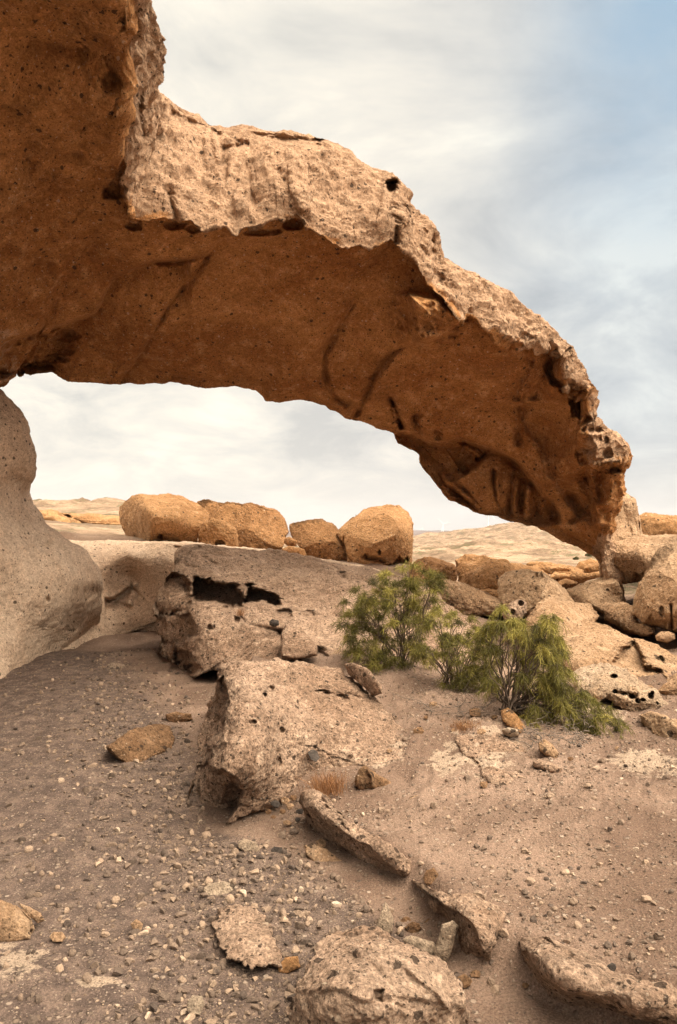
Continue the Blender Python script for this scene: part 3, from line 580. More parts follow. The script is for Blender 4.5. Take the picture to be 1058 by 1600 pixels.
stl = [
 ('groove', [(352, 362), (325, 400), (296, 440), (262, 482), (240, 522), (212, 568), (180, 605)], 2.6, .10),
 ('step', [(180, 605), (212, 568), (240, 522), (262, 482), (296, 440), (325, 400), (352, 362)], 4, .10, 40),
 ('groove', [(560, 462), (545, 490), (520, 525), (508, 550), (506, 580), (512, 606), (524, 622), (545, 640)], 2.6, .10),
 ('step', [(545, 640), (524, 622), (512, 606), (506, 580), (508, 550), (520, 525), (545, 490)], 4, .10, 30),
 ('groove', [(640, 538), (612, 555), (585, 590), (575, 615), (562, 640), (552, 656)], 4, .10),
 ('ridge', [(632, 552), (600, 580), (588, 610), (575, 640)], 7, .07),
 ('groove', c4([(15, 85), (35, 120), (50, 160), (68, 215)]), 3, .16), ('groove', c4([(25, 95), (30, 140), (52, 185)]), 4, .10),
 ('groove', d1([(190, 350), (200, 400), (230, 460), (210, 500)]), 4, .12), ('groove', d1([(330, 450), (345, 500), (370, 540)]), 4, .10),
 ('groove', d1([(175, 480), (250, 530), (340, 550), (400, 540), (470, 520), (540, 545), (600, 575), (640, 610), (600, 660)]), 3, .10),
 ('step', d1([(60, 490), (170, 478), (250, 528), (340, 548), (400, 535), (480, 515), (560, 540), (640, 570), (720, 595), (800, 640), (870, 700), (940, 790), (1000, 880), (1058, 910)]) + d2([(270, 1168), (290, 1210), (300, 1290)]), 4, .24, 60),
 ('groove', d1([(640, 570), (720, 595), (800, 640), (870, 700), (940, 790), (1000, 880), (1058, 910)]) + d2([(270, 1168), (290, 1210), (310, 1300)]), 3, .12),
 ('step', d1([(500, 740), (590, 680), (640, 620)])[::-1], 4, .10, 30),
 ('area', d1([(180, 560), (300, 560), (470, 560), (560, 600), (570, 660), (500, 740), (420, 750), (340, 700), (240, 640)]), 5, .16),
 ('ridge', d1([(500, 560), (560, 600), (620, 640)]), 9, .10), ('hole', d1([(597, 640)]), 4, .15),
 ('groove', d1([(690, 680), (700, 780), (715, 900), (760, 1000)]), 3, .12), ('ridge', d1([(735, 720), (715, 800), (725, 920), (750, 1000)]), 3.5, .08),
 ('groove', d1([(830, 720), (810, 800), (800, 900), (800, 1020)]), 4, .12), ('ridge', d1([(860, 720), (835, 850), (830, 1000)]), 5, .08),
 ('groove', d1([(900, 760), (885, 900), (880, 1040)]), 4, .10), ('ridge', d1([(925, 800), (910, 940), (915, 1058)]), 5, .07), ('groove', d2([(20, 940), (70, 1000), (60, 1110), (60, 1240)]), 4, .10),
 ('groove', d2([(150, 1090), (165, 1170), (150, 1270)]), 4, .09), ('ridge', d2([(100, 1010), (100, 1130), (95, 1260)]), 5, .08),
 ('groove', d1([(210, 650), (300, 690), (400, 740), (520, 840), (640, 960)]), 3, .08), ('groove', d1([(270, 740), (380, 800), (500, 900), (620, 985)]), 3, .08), ('groove', d1([(230, 700), (330, 740), (460, 860), (560, 930)]), 2.5, .07),
 ('ridge', d2([(165, 235), (120, 340), (70, 430), (45, 520), (60, 620), (110, 720), (180, 800), (215, 900), (235, 970), (280, 1030)]), 4.5, .08),
 ('groove', d2([(150, 230), (100, 340), (55, 430), (30, 520)]), 6, .07), ('groove', d2([(60, 520), (75, 600), (50, 700), (40, 800)]), 5, .10),
 ('step', d2([(45, 520), (60, 620), (110, 720), (180, 800), (215, 900), (235, 970), (330, 1080), (450, 1240)])[::-1], 5, .10, 40),
 ('groove', d2([(280, 200), (230, 300), (180, 420), (140, 520)]), 8, .08), ('groove', d2([(330, 1060), (390, 1150), (450, 1250)]), 7, .12),
 ('groove', d2([(420, 780), (460, 900), (475, 1000), (490, 1120), (510, 1300)]), 8, .12), ('ridge', d2([(500, 880), (510, 1000), (530, 1120), (540, 1320)]), 7, .10),
 ('groove', d2([(560, 900), (550, 1020), (560, 1160)]), 8, .10), ('ridge', d2([(650, 930), (620, 1060), (590, 1200)]), 8, .08),
 ('area', d2([(285, 180), (250, 250), (210, 290), (260, 390), (320, 430), (300, 360), (290, 250)]), 3, .12),
 ('area', d2([(385, 400), (420, 440), (430, 500), (430, 600), (395, 600), (370, 480)]), 3, .14),
 ('groove', d2([(440, 620), (430, 500), (440, 400)]), 3, .14), ('groove', d2([(500, 600), (460, 640), (430, 660)]), 4, .12),
 ('hole', d2([(455, 690)]), (4.5, 5), .14), ('hole', d2([(500, 685)]), (6, 6), .16), ('hole', d2([(550, 688)]), (8, 4.5), .15), ('hole', d2([(550, 740)]), (6, 12), .10), ('hole', d2([(597, 755)]), (5, 7), .15), ('hole', d2([(608, 830)]), (8, 12), .16), ('hole', d2([(550, 880)]), (10, 6), .10), ('hole', d2([(525, 760)]), (4, 14), .06),
 ('ridge', d2([(430, 710), (520, 712), (580, 718)]), 2.5, .06), ('ridge', d2([(520, 700), (540, 800), (530, 880)]), 4, .06), ('ridge', d2([(540, 910), (600, 890), (700, 880)]), 4, .07), ('area', d2([(560, 900), (690, 900), (690, 960), (560, 940)]), 3, .08),
 ('hole', [(612, 292)], (11, 16), .38), ('groove', [(636, 318), (622, 345), (618, 385)], 3, .14),
 ('ridge', [(655, 455), (650, 500), (660, 540)], 20, .14), ('area', [(640, 460), (690, 470), (720, 500), (700, 530), (662, 545), (645, 510)], 6, -.13),
 ('step', [(262, 520), (240, 470)], 3, .01, 10),
 ('step', [(300, 405), (240, 408), (180, 432), (166, 450), (160, 470), (148, 490), (110, 503), (60, 516), (22, 528), (-10, 548)][::-1], 3, .34, 70),
 ('groove', [(330, 400), (290, 408), (240, 412)], 2.5, .08), ('ridge', [(180, 425), (166, 450), (165, 475)], 4, .06),
 ('area', [(60, 520), (120, 525), (95, 560), (60, 582), (0, 595), (-20, 560)], 10, .35),
 ('hole', [(172, 128)], (18, 14), .08), ('hole', [(190, 30)], (8, 30), .08),
 ('groove', [(202, 130), (180, 165), (170, 190)], 4, .07), ('groove', [(222, 135), (219, 170), (224, 220)], 2.5, .09), ('groove', [(262, 300), (272, 330), (277, 350)], 2.5, .09),
 
 ('groove', [(262, 172), (300, 190), (330, 200), (350, 215)], 5, .10), ('groove', [(385, 205), (420, 214), (470, 218), (512, 226)], 4, .09), ('groove', [(345, 232), (372, 228), (390, 222)], 3, .07), ('hole', [(495, 218)], (14, 4), .10),
]
stl = [(a[0], a[1], (a[2] if isinstance(a[2], tuple) else a[2] * 1.35), a[3] * (.75 if a[0] == 'hole' and np.mean([p[0] for p in a[1]]) > 800 else 2.6 if np.mean([p[0] for p in a[1]]) > 560 and np.mean([p[1] for p in a[1]]) > 480 else 1.25)) + tuple(a[4:]) for a in stl]
stl += [('hole', [(180, 298)], (20, 14), .18), ('ridge', [(206, 300), (196, 322), (190, 345)], 8, .10), ('hole', [(210, 352)], (16, 10), .14), ('ridge', [(205, 60), (192, 140), (180, 200), (178, 260)], 16, .09), ('hole', [(172, 128)], (22, 22), .07), ('groove', [(150, 60), (130, 160), (120, 260)], 24, .10),
        ('groove', [(60, 40), (30, 160), (50, 300)], 34, .14), ('ridge', [(100, 80), (80, 200), (110, 330), (90, 420)], 26, .10), ('groove', [(170, 380), (110, 400), (40, 420)], 26, .10), ('hole', [(276, 352)], (24, 9), .16), ('hole', [(300, 358)], (14, 8), .12), ('hole', [(405, 362)], (30, 8), .15), ('hole', [(460, 350)], (18, 10), .18)]
for k in range(26):                                   # gullies down the weathered face
    s0 = rs.uniform(22, 78); i = int(s0 / 130 * nS); a = rs.uniform(.05, .4); b = rs.uniform(.5, 1.0)
    j = rs.uniform(-16, 16)
    stl.append((('groove', 'ridge')[k % 2], [(lerp(tx[i], cx_[i], a), lerp(ty[i], cy_[i], a)), (lerp(tx[i], cx_[i], (a + b) / 2) + j, lerp(ty[i], cy_[i], (a + b) / 2)), (lerp(tx[i], cx_[i], b) - j, lerp(ty[i], cy_[i], b))], rs.uniform(3, 9), rs.uniform(.03, .09)))
v = strokes(v, nr, front, stl)
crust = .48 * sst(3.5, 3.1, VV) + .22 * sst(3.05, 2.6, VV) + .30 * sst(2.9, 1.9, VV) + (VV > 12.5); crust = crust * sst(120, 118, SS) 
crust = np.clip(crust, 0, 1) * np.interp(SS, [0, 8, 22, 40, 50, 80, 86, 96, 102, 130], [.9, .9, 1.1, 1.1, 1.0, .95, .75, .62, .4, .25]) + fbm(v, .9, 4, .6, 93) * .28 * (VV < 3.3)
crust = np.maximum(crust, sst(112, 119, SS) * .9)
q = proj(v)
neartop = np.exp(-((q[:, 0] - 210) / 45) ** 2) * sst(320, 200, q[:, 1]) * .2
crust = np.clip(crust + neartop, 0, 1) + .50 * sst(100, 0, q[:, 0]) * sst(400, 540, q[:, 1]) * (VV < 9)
arch = empty('rock_arch', P(955, 900, 11.5), 'huge weathered natural rock arch curving over the path, its underside glowing deep orange brown', 'rock arch')
# rows 0..nV: span is one skin
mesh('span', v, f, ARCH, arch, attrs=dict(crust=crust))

# pillar on the left and the footing on the right
pil = [(-520, 430), (-150, 380), (-60, 470), (-8, 560), (0, 600), (10, 620), (25, 640), (42, 670), (52, 695), (60, 730), (55, 745), (47, 770), (50, 790), (66, 815), (100, 840), (135, 858), (155, 880), (161, 897), (162, 930), (160, 960), (153, 985), (165, 1003), (110, 1020), (96, 1040), (40, 1062), (0, 1078), (-200, 1150), (-520, 1250)]
Dp = [(0, 600, 9.2), (60, 730, 9.6), (50, 780, 9.9), (0, 700, 9.0), (0, 850, 8.9), (100, 850, 10.0), (158, 900, 10.4), (100, 900, 9.6), (80, 960, 9.5), G(150, 1000, .02), G(0, 1070, 0), (0, 960, 8.9), (160, 950, 10.8), G(-300, 1180, 0), (-300, 700, 7.8), (-300, 450, 8.2), (-100, 500, 9.0)]
pst = [('step', d3([(110, 380), (200, 470), (260, 560), (330, 640), (420, 640), (500, 640)])[::-1], 12, -.10, 40), ('groove', d3([(360, 700), (430, 690), (500, 690)]), 16, .12), ('hole', d3([(140, 720)]), (4, 5), .08), ('groove', [(0, 740), (30, 790), (20, 860)], 22, .08)]
pv, pf = rock_shape(pil, Dp, .5, 2.2, 7, c=(-190, 860), p=.45, rough=.35, lump=2.0, seed=4, st_=pst, pit=.010)
mesh('pillar', pv, pf, PILL, arch)
foot = d2([(560, 1330), (620, 1230), (640, 1120), (670, 1055), (700, 1070), (770, 1120), (785, 1200), (800, 1240), (810, 1340), (870, 1358), (1040, 1345), (1300, 1360), (1300, 1700), (880, 1660), (800, 1640), (670, 1660), (640, 1560), (600, 1480), (560, 1400)])
fst = [('groove', d2([(800, 1240), (790, 1350), (740, 1360), (640, 1390), (600, 1410)]), 6, .12), ('area', d5([(790, 100), (810, 70), (850, 60), (850, 110), (820, 160), (780, 160)]), 4, .35), ('groove', d2([(700, 1150), (720, 1250), (760, 1340)]), 4, .06), ('hole', d5([(710, 158)]), 3, .15),
       ('groove', d2([(700, 1560), (800, 1600), (900, 1610)]), 12, -.10)]
fv, ff = rock_shape(foot, [(960, 780, 11.6), (945, 840, 11.35), (990, 800, 11.8), (1000, 830, 11.8), (1000, 860, 10.9), (960, 880, 11.2), (1058, 855, 10.6), (1000, 900, 10.9), (1058, 880, 10.2), (1000, 930, 10.8), (975, 910, 11.3)], .3, 1.6, 7, c=(985, 862), p=.45, rough=.4, lump=1.2, seed=9, st_=fst, pit=.012)
mesh('footing', fv, ff, TAN, arch)

# ---------------------------------------------------------------- ledge and the two big outcrops
ledge = [(60, 842), (150, 845), (210, 846), (270, 848), (315, 851), (370, 857), (430, 862), (500, 872), (576, 884), (626, 897), (700, 925), (700, 1000), (560, 1060), (240, 1030), (195, 998), (150, 1006), (60, 1040)]
LD = [(100, 843, 12.9), (200, 848, 12.9), (200, 855, 12.3), (130, 870, 12.0), (200, 900, 12.45), (250, 860, 12.0), (245, 900, 12.0), (190, 935, 12.2), (210, 960, 12.0), G(200, 996, .03), G(100, 1020, .0), (370, 860, 12.2), (500, 873, 12.2), (626, 898, 11.6), (626, 960, 11), (450, 980, 11.5)]
lst = [('step', d3([(500, 715), (560, 715), (610, 680), (680, 620)]), 3, .45, 12), ('step', d3([(680, 620), (695, 680), (670, 760)]), 5, -.3, 14), ('groove', d3([(590, 490), (550, 570), (510, 650)]), 2, .07), ('hole', d3([(690, 620)]), (5, 4), -.08), ('groove', d3([(960, 370), (950, 440), (990, 470)]), 6, .10), ('groove', d3([(850, 420), (860, 500)]), 5, .06)]
rock('rock_ledge', 'smooth pale concave rock wall with flat top, joining the arch pillar behind the path', ledge, LD, .25, 3.5, 7, PILL, 'rock ledge', c=(330, 940), p=.4, rough=.22, lump=2.0, seed=11, st_=lst, pit=.012, shrink=.02)

out = [(265, 884), (272, 862), (290, 853), (330, 853), (370, 857), (430, 861), (501, 872), (576, 885), (626, 898), (683, 930), (720, 965), (745, 1000), (720, 1060), (640, 1110), (590, 1095), (551, 1065), (528, 1045), (500, 1038), (430, 1036), (350, 1046), (322, 1052), (300, 1062), (278, 1050), (262, 1034), (246, 1020), (252, 1000), (238, 980), (240, 960), (243, 930), (253, 900)]
OD = [(265, 885, 9.5), (300, 858, 10.3), (430, 864, 10.9), (576, 887, 10.9), (690, 940, 9.6), (740, 1000, 8.3), (640, 1100, 6.4), (551, 1063, 6.7), (430, 1033, 7.3), (300, 1055, 8.0), (246, 1020, 9.0), (240, 960, 9.4), (300, 925, 9.1), (350, 900, 9.5), (450, 925, 9.1), (550, 950, 8.7), (640, 1000, 7.7), (300, 950, 8.6), (370, 985, 8.3), (470, 1000, 7.8), (420, 890, 10.0), (560, 910, 9.8)]
ost = [('area', c5([(308, 325), (370, 340), (430, 350), (462, 372), (455, 415), (420, 420), (380, 402), (340, 398), (300, 400)]), 3, .95),
       ('area', c5([(470, 352), (530, 360), (580, 390), (570, 405), (520, 400), (500, 398), (465, 395)]), 3, .8),
       ('step', c5([(288, 400), (340, 395), (400, 410), (445, 440), (470, 410), (520, 400), (600, 420), (640, 425), (690, 430), (760, 447)])[::-1], 4, .22, 60),
       ('groove', c5([(600, 430), (650, 425), (690, 440), (760, 445), (780, 450)]), 3, .14), ('groove', c5([(440, 440), (480, 470), (560, 490), (600, 500)]), 3, .10),
       ('hole', c5([(585, 435)]), (14, 8), .2), ('hole', c5([(660, 438)]), (14, 7), .16), ('hole', c5([(355, 480)]), (6, 5), .12), ('hole', c5([(440, 455)]), (5, 5), .12), ('hole', c5([(300, 610)]), (14, 12), .25),
       ('area', c5([(185, 350), (240, 310), (290, 330), (300, 400), (285, 430), (200, 440), (182, 420)]), 4, .42), ('area', c5([(180, 450), (240, 440), (290, 440), (312, 500), (250, 535), (250, 590), (190, 575), (200, 515), (176, 485)]), 4, .38), ('area', c5([(255, 560), (290, 560), (300, 600), (290, 660), (230, 640)]), 4, .3),
       ('groove', c5([(180, 440), (240, 435), (290, 425)]), 4, .16), ('groove', c5([(200, 520), (250, 540), (280, 590)]), 5, .14), ('groove', c5([(320, 255), (370, 280), (310, 292), (270, 285)]), 3, .14),
       ('groove', c5([(750, 295), (790, 340), (770, 380), (760, 440)]), 3, .09), ('groove', c5([(330, 225), (260, 270), (240, 290)]), 3, .10), ('hole', c5([(690, 552)]), (14, 9), .30), ('hole', c5([(770, 315)]), (6, 8), .14),
       ('ridge', c5([(585, 470), (600, 530), (620, 570)]), 8, .12), ('groove', c5([(575, 480), (580, 540), (570, 575)]), 3, .14)]
rock('rock_outcrop', 'broad grey-tan layered outcrop with dark hollows and undercut left end, above the pitted slab', out, OD, .22, 1.6, 7, PALE, 'rock', c=(450, 970), p=.4, rough=.55, lump=1.3, seed=15, st_=ost, pit=.035, layers=.02)

slab = [(348, 1046), (366, 1040), (385, 1038), (430, 1033), (490, 1035), (531, 1041), (553, 1060), (580, 1085), (600, 1095), (616, 1125), (655, 1150), (690, 1175), (650, 1200), (600, 1208), (566, 1198), (545, 1215), (505, 1212), (470, 1238), (430, 1253), (390, 1272), (350, 1300), (328, 1302), (303, 1284), (300, 1250), (306, 1205), (308, 1170), (320, 1120), (336, 1080)]
SD = [G(352, 1058, .62), G(430, 1036, .66), G(530, 1045, .58), G(590, 1095, .42), G(352, 1110, .52), G(345, 1160, .42), G(332, 1205, .33), G(360, 1240, .2), G(430, 1150, .42), G(500, 1120, .42), G(430, 1250, .08), G(390, 1268, .05), G(500, 1205, .14), G(650, 1175, .22), G(560, 1180, .24), G(340, 1298, 0.0), G(306, 1270, .03), G(306, 1200, .12), G(322, 1120, .25)]
sst_ = [('area', c5([(395, 640), (412, 690), (405, 740), (400, 800), (352, 845), (362, 880), (335, 905), (300, 900), (280, 780), (340, 650)]), 2, .62),
        ('area', c5([(345, 905), (390, 930), (430, 950), (450, 990), (440, 1040), (400, 1100), (320, 1120), (290, 1000), (300, 920)]), 3, .34),
        ('hole', c5([(545, 670)]), (7, 5), .06), ('hole', c5([(525, 692)]), (5, 5), .08), ('hole', c5([(705, 685)]), (14, 7), .08), ('hole', c5([(765, 700)]), (15, 8), .10), ('groove', c5([(690, 680), (760, 690), (850, 700), (870, 720)]), 4, .06), ('hole', c5([(490, 775)]), (7, 4), .05), ('hole', c5([(580, 800)]), (4, 5), .05), ('hole', c5([(570, 900)]), (5, 10), .05),
        ('groove', c5([(640, 990), (700, 940), (780, 960)]), 6, .05), ('ridge', c5([(405, 700), (400, 830), (358, 860)]), 3, .04), ('groove', c5([(800, 640), (850, 700), (890, 720)]), 4, .06)]
rock('rock_slab', 'big tilted tan slab full of pits and dark specks, with a shaded left edge beside the path', slab, SD, .10, .8, 7, PALE, 'rock', c=(440, 1150), p=.35, rough=.7, lump=.9, seed=19, st_=sst_, pit=.030, pitscale=.8)

# ---------------------------------------------------------------- boulders on the ledge
BL = 14.3
gb = 'ochre boulders on top of the ledge'
rock('boulder', 'angular ochre boulder with shaded left side, leftmost on the ledge', c3([(372, 685), (385, 670), (425, 650), (480, 643), (530, 640), (575, 652), (620, 672), (655, 705), (650, 730), (620, 760), (612, 830), (410, 800), (395, 770), (375, 730)]), [(187, 800, 16.3), (200, 790, 15.6), (218, 795, 14.3), (232, 845, 14.0), (205, 840, 15.4), (225, 790, 14.1), (320, 800, 14.5), (260, 772, 15.4), (310, 790, 15.0), (280, 792, 14.2), (250, 845, 14.1), (300, 846, 14.2)], .15, 1.8, 6, ORAN, 'boulder', gb, p=.3, rough=.3, seed=21, st_=[('hole', c3([(500, 776)]), (4, 5), .2)], pit=.012)
rock('boulder', 'long rounded ochre boulder behind the small boulder on the ledge', c3([(612, 665), (650, 660), (700, 665), (760, 670), (820, 675), (870, 695), (900, 725), (903, 760), (880, 815), (820, 860), (640, 850), (610, 760), (600, 700)]), 15.7, .5, 1.8, 6, ORAN2, 'boulder', gb, jag=.05, p=.38, rough=.3, seed=22, facets=5, pit=.012)
rock('boulder', 'smallest ochre boulder on the ledge, a dark notch in its foot', c3([(620, 790), (618, 760), (635, 730), (665, 715), (700, 725), (735, 750), (742, 800), (740, 840), (620, 835)]), 14.0, .3, .9, 6, ORAN, 'boulder', gb, p=.5, rough=.5, seed=23, st_=[('hole', c3([(686, 797)]), (9, 6), .25)], pit=.01)
rock('stone', 'upper of two little ochre stones wedged between boulders on the ledge', d4([]) or c5([(585, 215), (590, 200), (605, 197), (627, 210), (625, 225), (600, 228)]), 14.2, .1, .3, 4, ORAN, 'stone', rough=.5, seed=24)
rock('stone', 'lower flat ochre stone wedged between boulders on the ledge', c5([(578, 235), (600, 226), (650, 235), (662, 262), (640, 275), (585, 262)]), 14.0, .15, .4, 4, ORAN, 'stone', rough=.5, seed=25)
rock('boulder', 'blunt ochre boulder leaning on the tall right boulder of the ledge', c5([(605, 180), (607, 160), (640, 148), (700, 145), (735, 155), (770, 190), (810, 280), (740, 300), (650, 290), (640, 235), (612, 205)]), 14.1, .35, 1.5, 6, ORAN2, 'boulder', gb, jag=.05, p=.38, rough=.3, facets=4, seed=26, pit=.012)
rock('boulder', 'tallest ochre boulder, at right end of the ledge, with holes low on its face', c5([(725, 152), (760, 130), (850, 108), (900, 98), (945, 100), (975, 120), (990, 155), (990, 200), (985, 260), (965, 320), (850, 320), (790, 290), (770, 220)]), [(515, 815, 14.6), (640, 830, 14.0), (600, 800, 14.2), (560, 860, 13.7), (620, 880, 13.8), (600, 795, 14.8)], .4, 1.8, 7, ORAN, 'boulder', gb, p=.4, rough=.3, facets=4, seed=27, st_=[('groove', c5([(835, 250), (845, 265), (880, 270), (905, 280)]), 3, .25), ('area', c5([(905, 285), (950, 262), (970, 268), (960, 300), (920, 312)]), 3, .3), ('hole', c5([(884, 245)]), (2.5, 4), .2), ('groove', c5([(775, 190), (770, 240), (800, 280)]), 2, .1)], pit=.012)
# low outcrops behind the pillar
rock('rock_outcrop', 'low sunlit orange outcrop seen between pillar and leftmost boulder', d3([(40, 175), (120, 170), (200, 195), (290, 220), (330, 260), (370, 300), (470, 320), (520, 345), (200, 360), (80, 300)]), 24, .8, 3, 5, ORAN, 'rock', rough=.9, seed=28, layers=.1)
rock('rock_outcrop', 'flat-topped pale outcrop on the skyline with a dark undercut, left of the boulders', d3([(170, 172), (290, 172), (400, 185), (520, 195), (600, 205), (660, 240), (640, 270), (600, 265), (520, 270), (480, 305), (400, 290), (330, 255), (270, 210)]), 32, 1, 5, 6, ORAN, 'rock', rough=.5, seed=29, layers=.12, st_=[('groove', d3([(180, 180), (240, 190), (290, 185)]), 2.0, 1.0), ('groove', d3([(490, 300), (540, 272), (620, 268)]), 2.5, 1.2)])
rock('rock', 'cream bare rock patch beneath the dark undercut, left of the boulders', d3([(480, 310), (560, 285), (640, 280), (700, 350), (520, 360), (420, 345), (440, 315)]), 22, .4, 2, 4, WHITE, 'rock', rough=.4, seed=30)

# ---------------------------------------------------------------- rocks of the middle ground, right
rock('boulder', 'round shaded ochre boulder beside tallest ledge boulder, above the bush', c4([(88, 712), (120, 680), (190, 664), (238, 680), (262, 712), (262, 800), (180, 820), (90, 790)]), 12.9, .4, 1.0, 6, ORAN2, 'boulder', rough=.5, facets=4, seed=31, pit=.012)
rock('boulder', 'wedge boulder with glowing sunlit left face and brown right face', c4([(256, 682), (290, 660), (370, 658), (430, 678), (458, 690), (560, 708), (602, 738), (560, 760), (456, 800), (300, 800), (262, 770)]), [(712, 880, 13.9), (750, 872, 13.6), (725, 910, 13.2), (790, 880, 12.9), (790, 910, 12.6), (740, 915, 12.7), (860, 895, 13.6), (765, 890, 12.7)], .35, 1.2, 6, ORAN, 'boulder', rough=.5, seed=32, pit=.012, p=.4)
rock('rock', 'long low rounded tan rock above the right bush, left of the big grey-tan boulder', c4([(180, 775), (215, 768), (280, 775), (360, 800), (440, 830), (460, 860), (400, 885), (300, 890), (230, 880), (190, 820)]), 10.6, .4, 1.2, 6, TAN, 'rock', rough=.7, seed=33, layers=.02, pit=.012)
rock('rock', 'shadowed flat orange rock under the wedge boulder', c4([(310, 800), (380, 785), (440, 790), (500, 800), (480, 840), (400, 850), (330, 830)]), 12.0, .3, .8, 5, ORAN, 'rock', rough=.8, seed=34)
rock('boulder', 'big rounded grey-tan boulder in the centre of the right rock field', c4([(413, 800), (418, 750), (432, 728), (470, 715), (520, 714), (570, 722), (620, 755), (665, 800), (700, 850), (660, 890), (560, 900), (470, 880), (420, 840)]), 10.2, .5, 1.2, 6, TAN, 'boulder', rough=.5, seed=35, facets=5, pit=.014)
rock('boulder', 'triangular brown rock with a shaded right face below the arch foot', c4([(655, 792), (700, 775), (760, 755), (810, 733), (840, 765), (860, 800), (850, 860), (760, 870), (690, 840)]), [(885, 925, 11.5), (930, 905, 11.2), (950, 900, 10.9), (960, 930, 11.0), (920, 940, 10.9)], .25, .9, 6, TAN, 'boulder', rough=.4, seed=36, p=.4, facets=2)
rock('boulder', 'pale tan boulder with a peaked top just above the right bush', c4([(520, 905), (540, 860), (565, 822), (600, 803), (650, 822), (690, 838), (745, 835), (780, 885), (740, 930), (640, 990), (540, 990)]), [(830, 960, 8.9), (855, 930, 9.0), (920, 945, 9.4), (860, 980, 8.4), (930, 965, 9.2)], .4, 1.1, 6, TAN, 'boulder', rough=.45, facets=4, seed=37, p=.45, pit=.014)
rock('rock', 'small spiky grey rock with a hollow, tucked above the right bush', d5([(20, 310), (60, 240), (120, 215), (160, 235), (165, 300), (140, 340), (60, 360)]), 9.1, .15, .4, 5, PALE, 'rock', rough=.9, seed=38, st_=[('hole', d5([(130, 240)]), (5, 5), .15), ('hole', d5([(80, 290)]), (4, 5), .1)])
rock('rock', 'pale pinkish rock lying between the two green bushes', c6([(280, 200), (330, 195), (390, 235), (440, 270), (430, 320), (320, 330), (260, 290)]), 8.9, .35, .9, 5, PALE, 'rock', rough=.8, seed=39, pit=.015)
rock('boulder', 'big boulder at right edge with sunlit left shoulder and cracked foot', d5([(890, 30), (910, -30), (960, -90), (1058, -140), (1200, -160), (1350, 100), (1300, 420), (1040, 410), (1000, 395), (930, 370), (860, 345), (800, 300), (805, 220), (830, 130)]), [(1000, 880, 9.4), (1040, 870, 9.0), (1100, 860, 9.0), (1000, 950, 9.3), (1030, 930, 8.8), (1050, 975, 8.8), (1058, 900, 8.8)], .35, 1.4, 7, TAN, 'boulder', rough=.4, facets=3, seed=40, p=.4, st_=[('groove', d5([(1022, 235), (1025, 300), (1028, 400)]), 2, .2), ('hole', d5([(970, 290)]), (5, 9), .08), ('groove', d5([(870, 350), (930, 380), (1000, 400)]), 6, .15)], pit=.014)
rock('rock', 'low wavy orange-tan rock under the footing, left of the right-edge boulder', d5([(560, 250), (640, 235), (760, 245), (810, 270), (830, 340), (930, 380), (930, 420), (850, 430), (760, 400), (640, 340), (590, 290)]), [(930, 945, 10.6), (985, 950, 10.0), (1010, 990, 9.2), (950, 960, 10.2)], .3, 1.0, 6, TAN, 'rock', rough=.9, seed=41, layers=.03)
rock('stone', 'rounded stone under the overhang of the right-edge boulder', d5([(930, 430), (960, 410), (1010, 408), (1042, 420), (1045, 450), (1000, 470), (940, 458)]), 8.7, .1, .3, 4, TAN, 'stone', rough=.4, seed=42)
rock('boulder', 'broad sloping boulder with a big brown hollow at its right end', c6([(690, 300), (720, 265), (770, 250), (850, 268), (920, 308), (1000, 335), (1058, 375), (1150, 400), (1150, 520), (1058, 530), (1005, 525), (960, 510), (880, 470), (800, 440), (745, 425), (700, 380)]), [(880, 985, 8.3), (915, 970, 8.6), (960, 990, 8.1), (1020, 1010, 7.8), (1058, 1030, 7.6), (905, 1035, 7.3), (960, 1050, 7.1), (1020, 1070, 6.8), (960, 1020, 7.5), (1100, 1050, 7.4), (1100, 1090, 6.9), (1000, 1095, 6.8), (880, 1060, 7.2)], .25, 1.9, 7, TAN, 'boulder', rough=.5, seed=43, c=(960, 1022), st_=[('area', d5([(685, 590), (720, 520), (800, 470), (830, 520), (870, 600), (960, 640), (1000, 690), (940, 745), (850, 700), (750, 650)]), 4, .32), ('hole', d5([(960, 565)]), (5, 5), .15)], pit=.018)
rock('boulder', 'pale boulder honeycombed with dark holes, below the hollowed one', d5([(440, 660), (500, 625), (600, 608), (690, 612), (750, 640), (850, 700), (930, 750), (965, 800), (1040, 880), (960, 900), (830, 910), (760, 880), (690, 850), (640, 800), (600, 780), (560, 850), (470, 800)]), [(900, 1052, 6.6), (940, 1044, 6.7), (980, 1062, 6.45), (1030, 1092, 6.2), (940, 1065, 6.35), (985, 1085, 6.2), G(1000, 1112, .2), G(1050, 1112, .18), G(959, 1096, .26), G(919, 1082, .32), G(895, 1100, .22)], .10, .7, 7, HONEY, 'boulder', rough=.6, seed=44, c=(960, 1078), st_=[('hole', d5([(682, 672)]), (7, 4), .2), ('hole', d5([(688, 762)]), (5, 4), .15), ('hole', d5([(740, 775)]), (5, 3), .12), ('hole', d5([(790, 792)]), (5, 4), .15), ('hole', d5([(825, 818)]), (4, 4), .14), ('hole', d5([(855, 812)]), (4, 3), .12), ('hole', d5([(900, 790)]), (5, 5), .16), ('hole', d5([(912, 770)]), (3, 3), .12), ('hole', d5([(940, 832)]), (2.5, 2.5), .1), ('groove', d5([(690, 770), (760, 775), (830, 800)]), 3, .06)], pit=.02)
rock('rock', 'low pitted tan rock half buried at the right edge beside the bush', d5([(840, 905), (900, 880), (980, 900), (1058, 940), (1200, 980), (1200, 1150), (1058, 1100), (980, 1080), (900, 1050), (880, 990)]), [G(1005, 1115, .36), G(1058, 1125, .40), G(1058, 1165, .24), G(1020, 1155, .24), G(1100, 1140, .4)], .12, .5, 6, TAN, 'rock', rough=.6, seed=45, pit=.02)
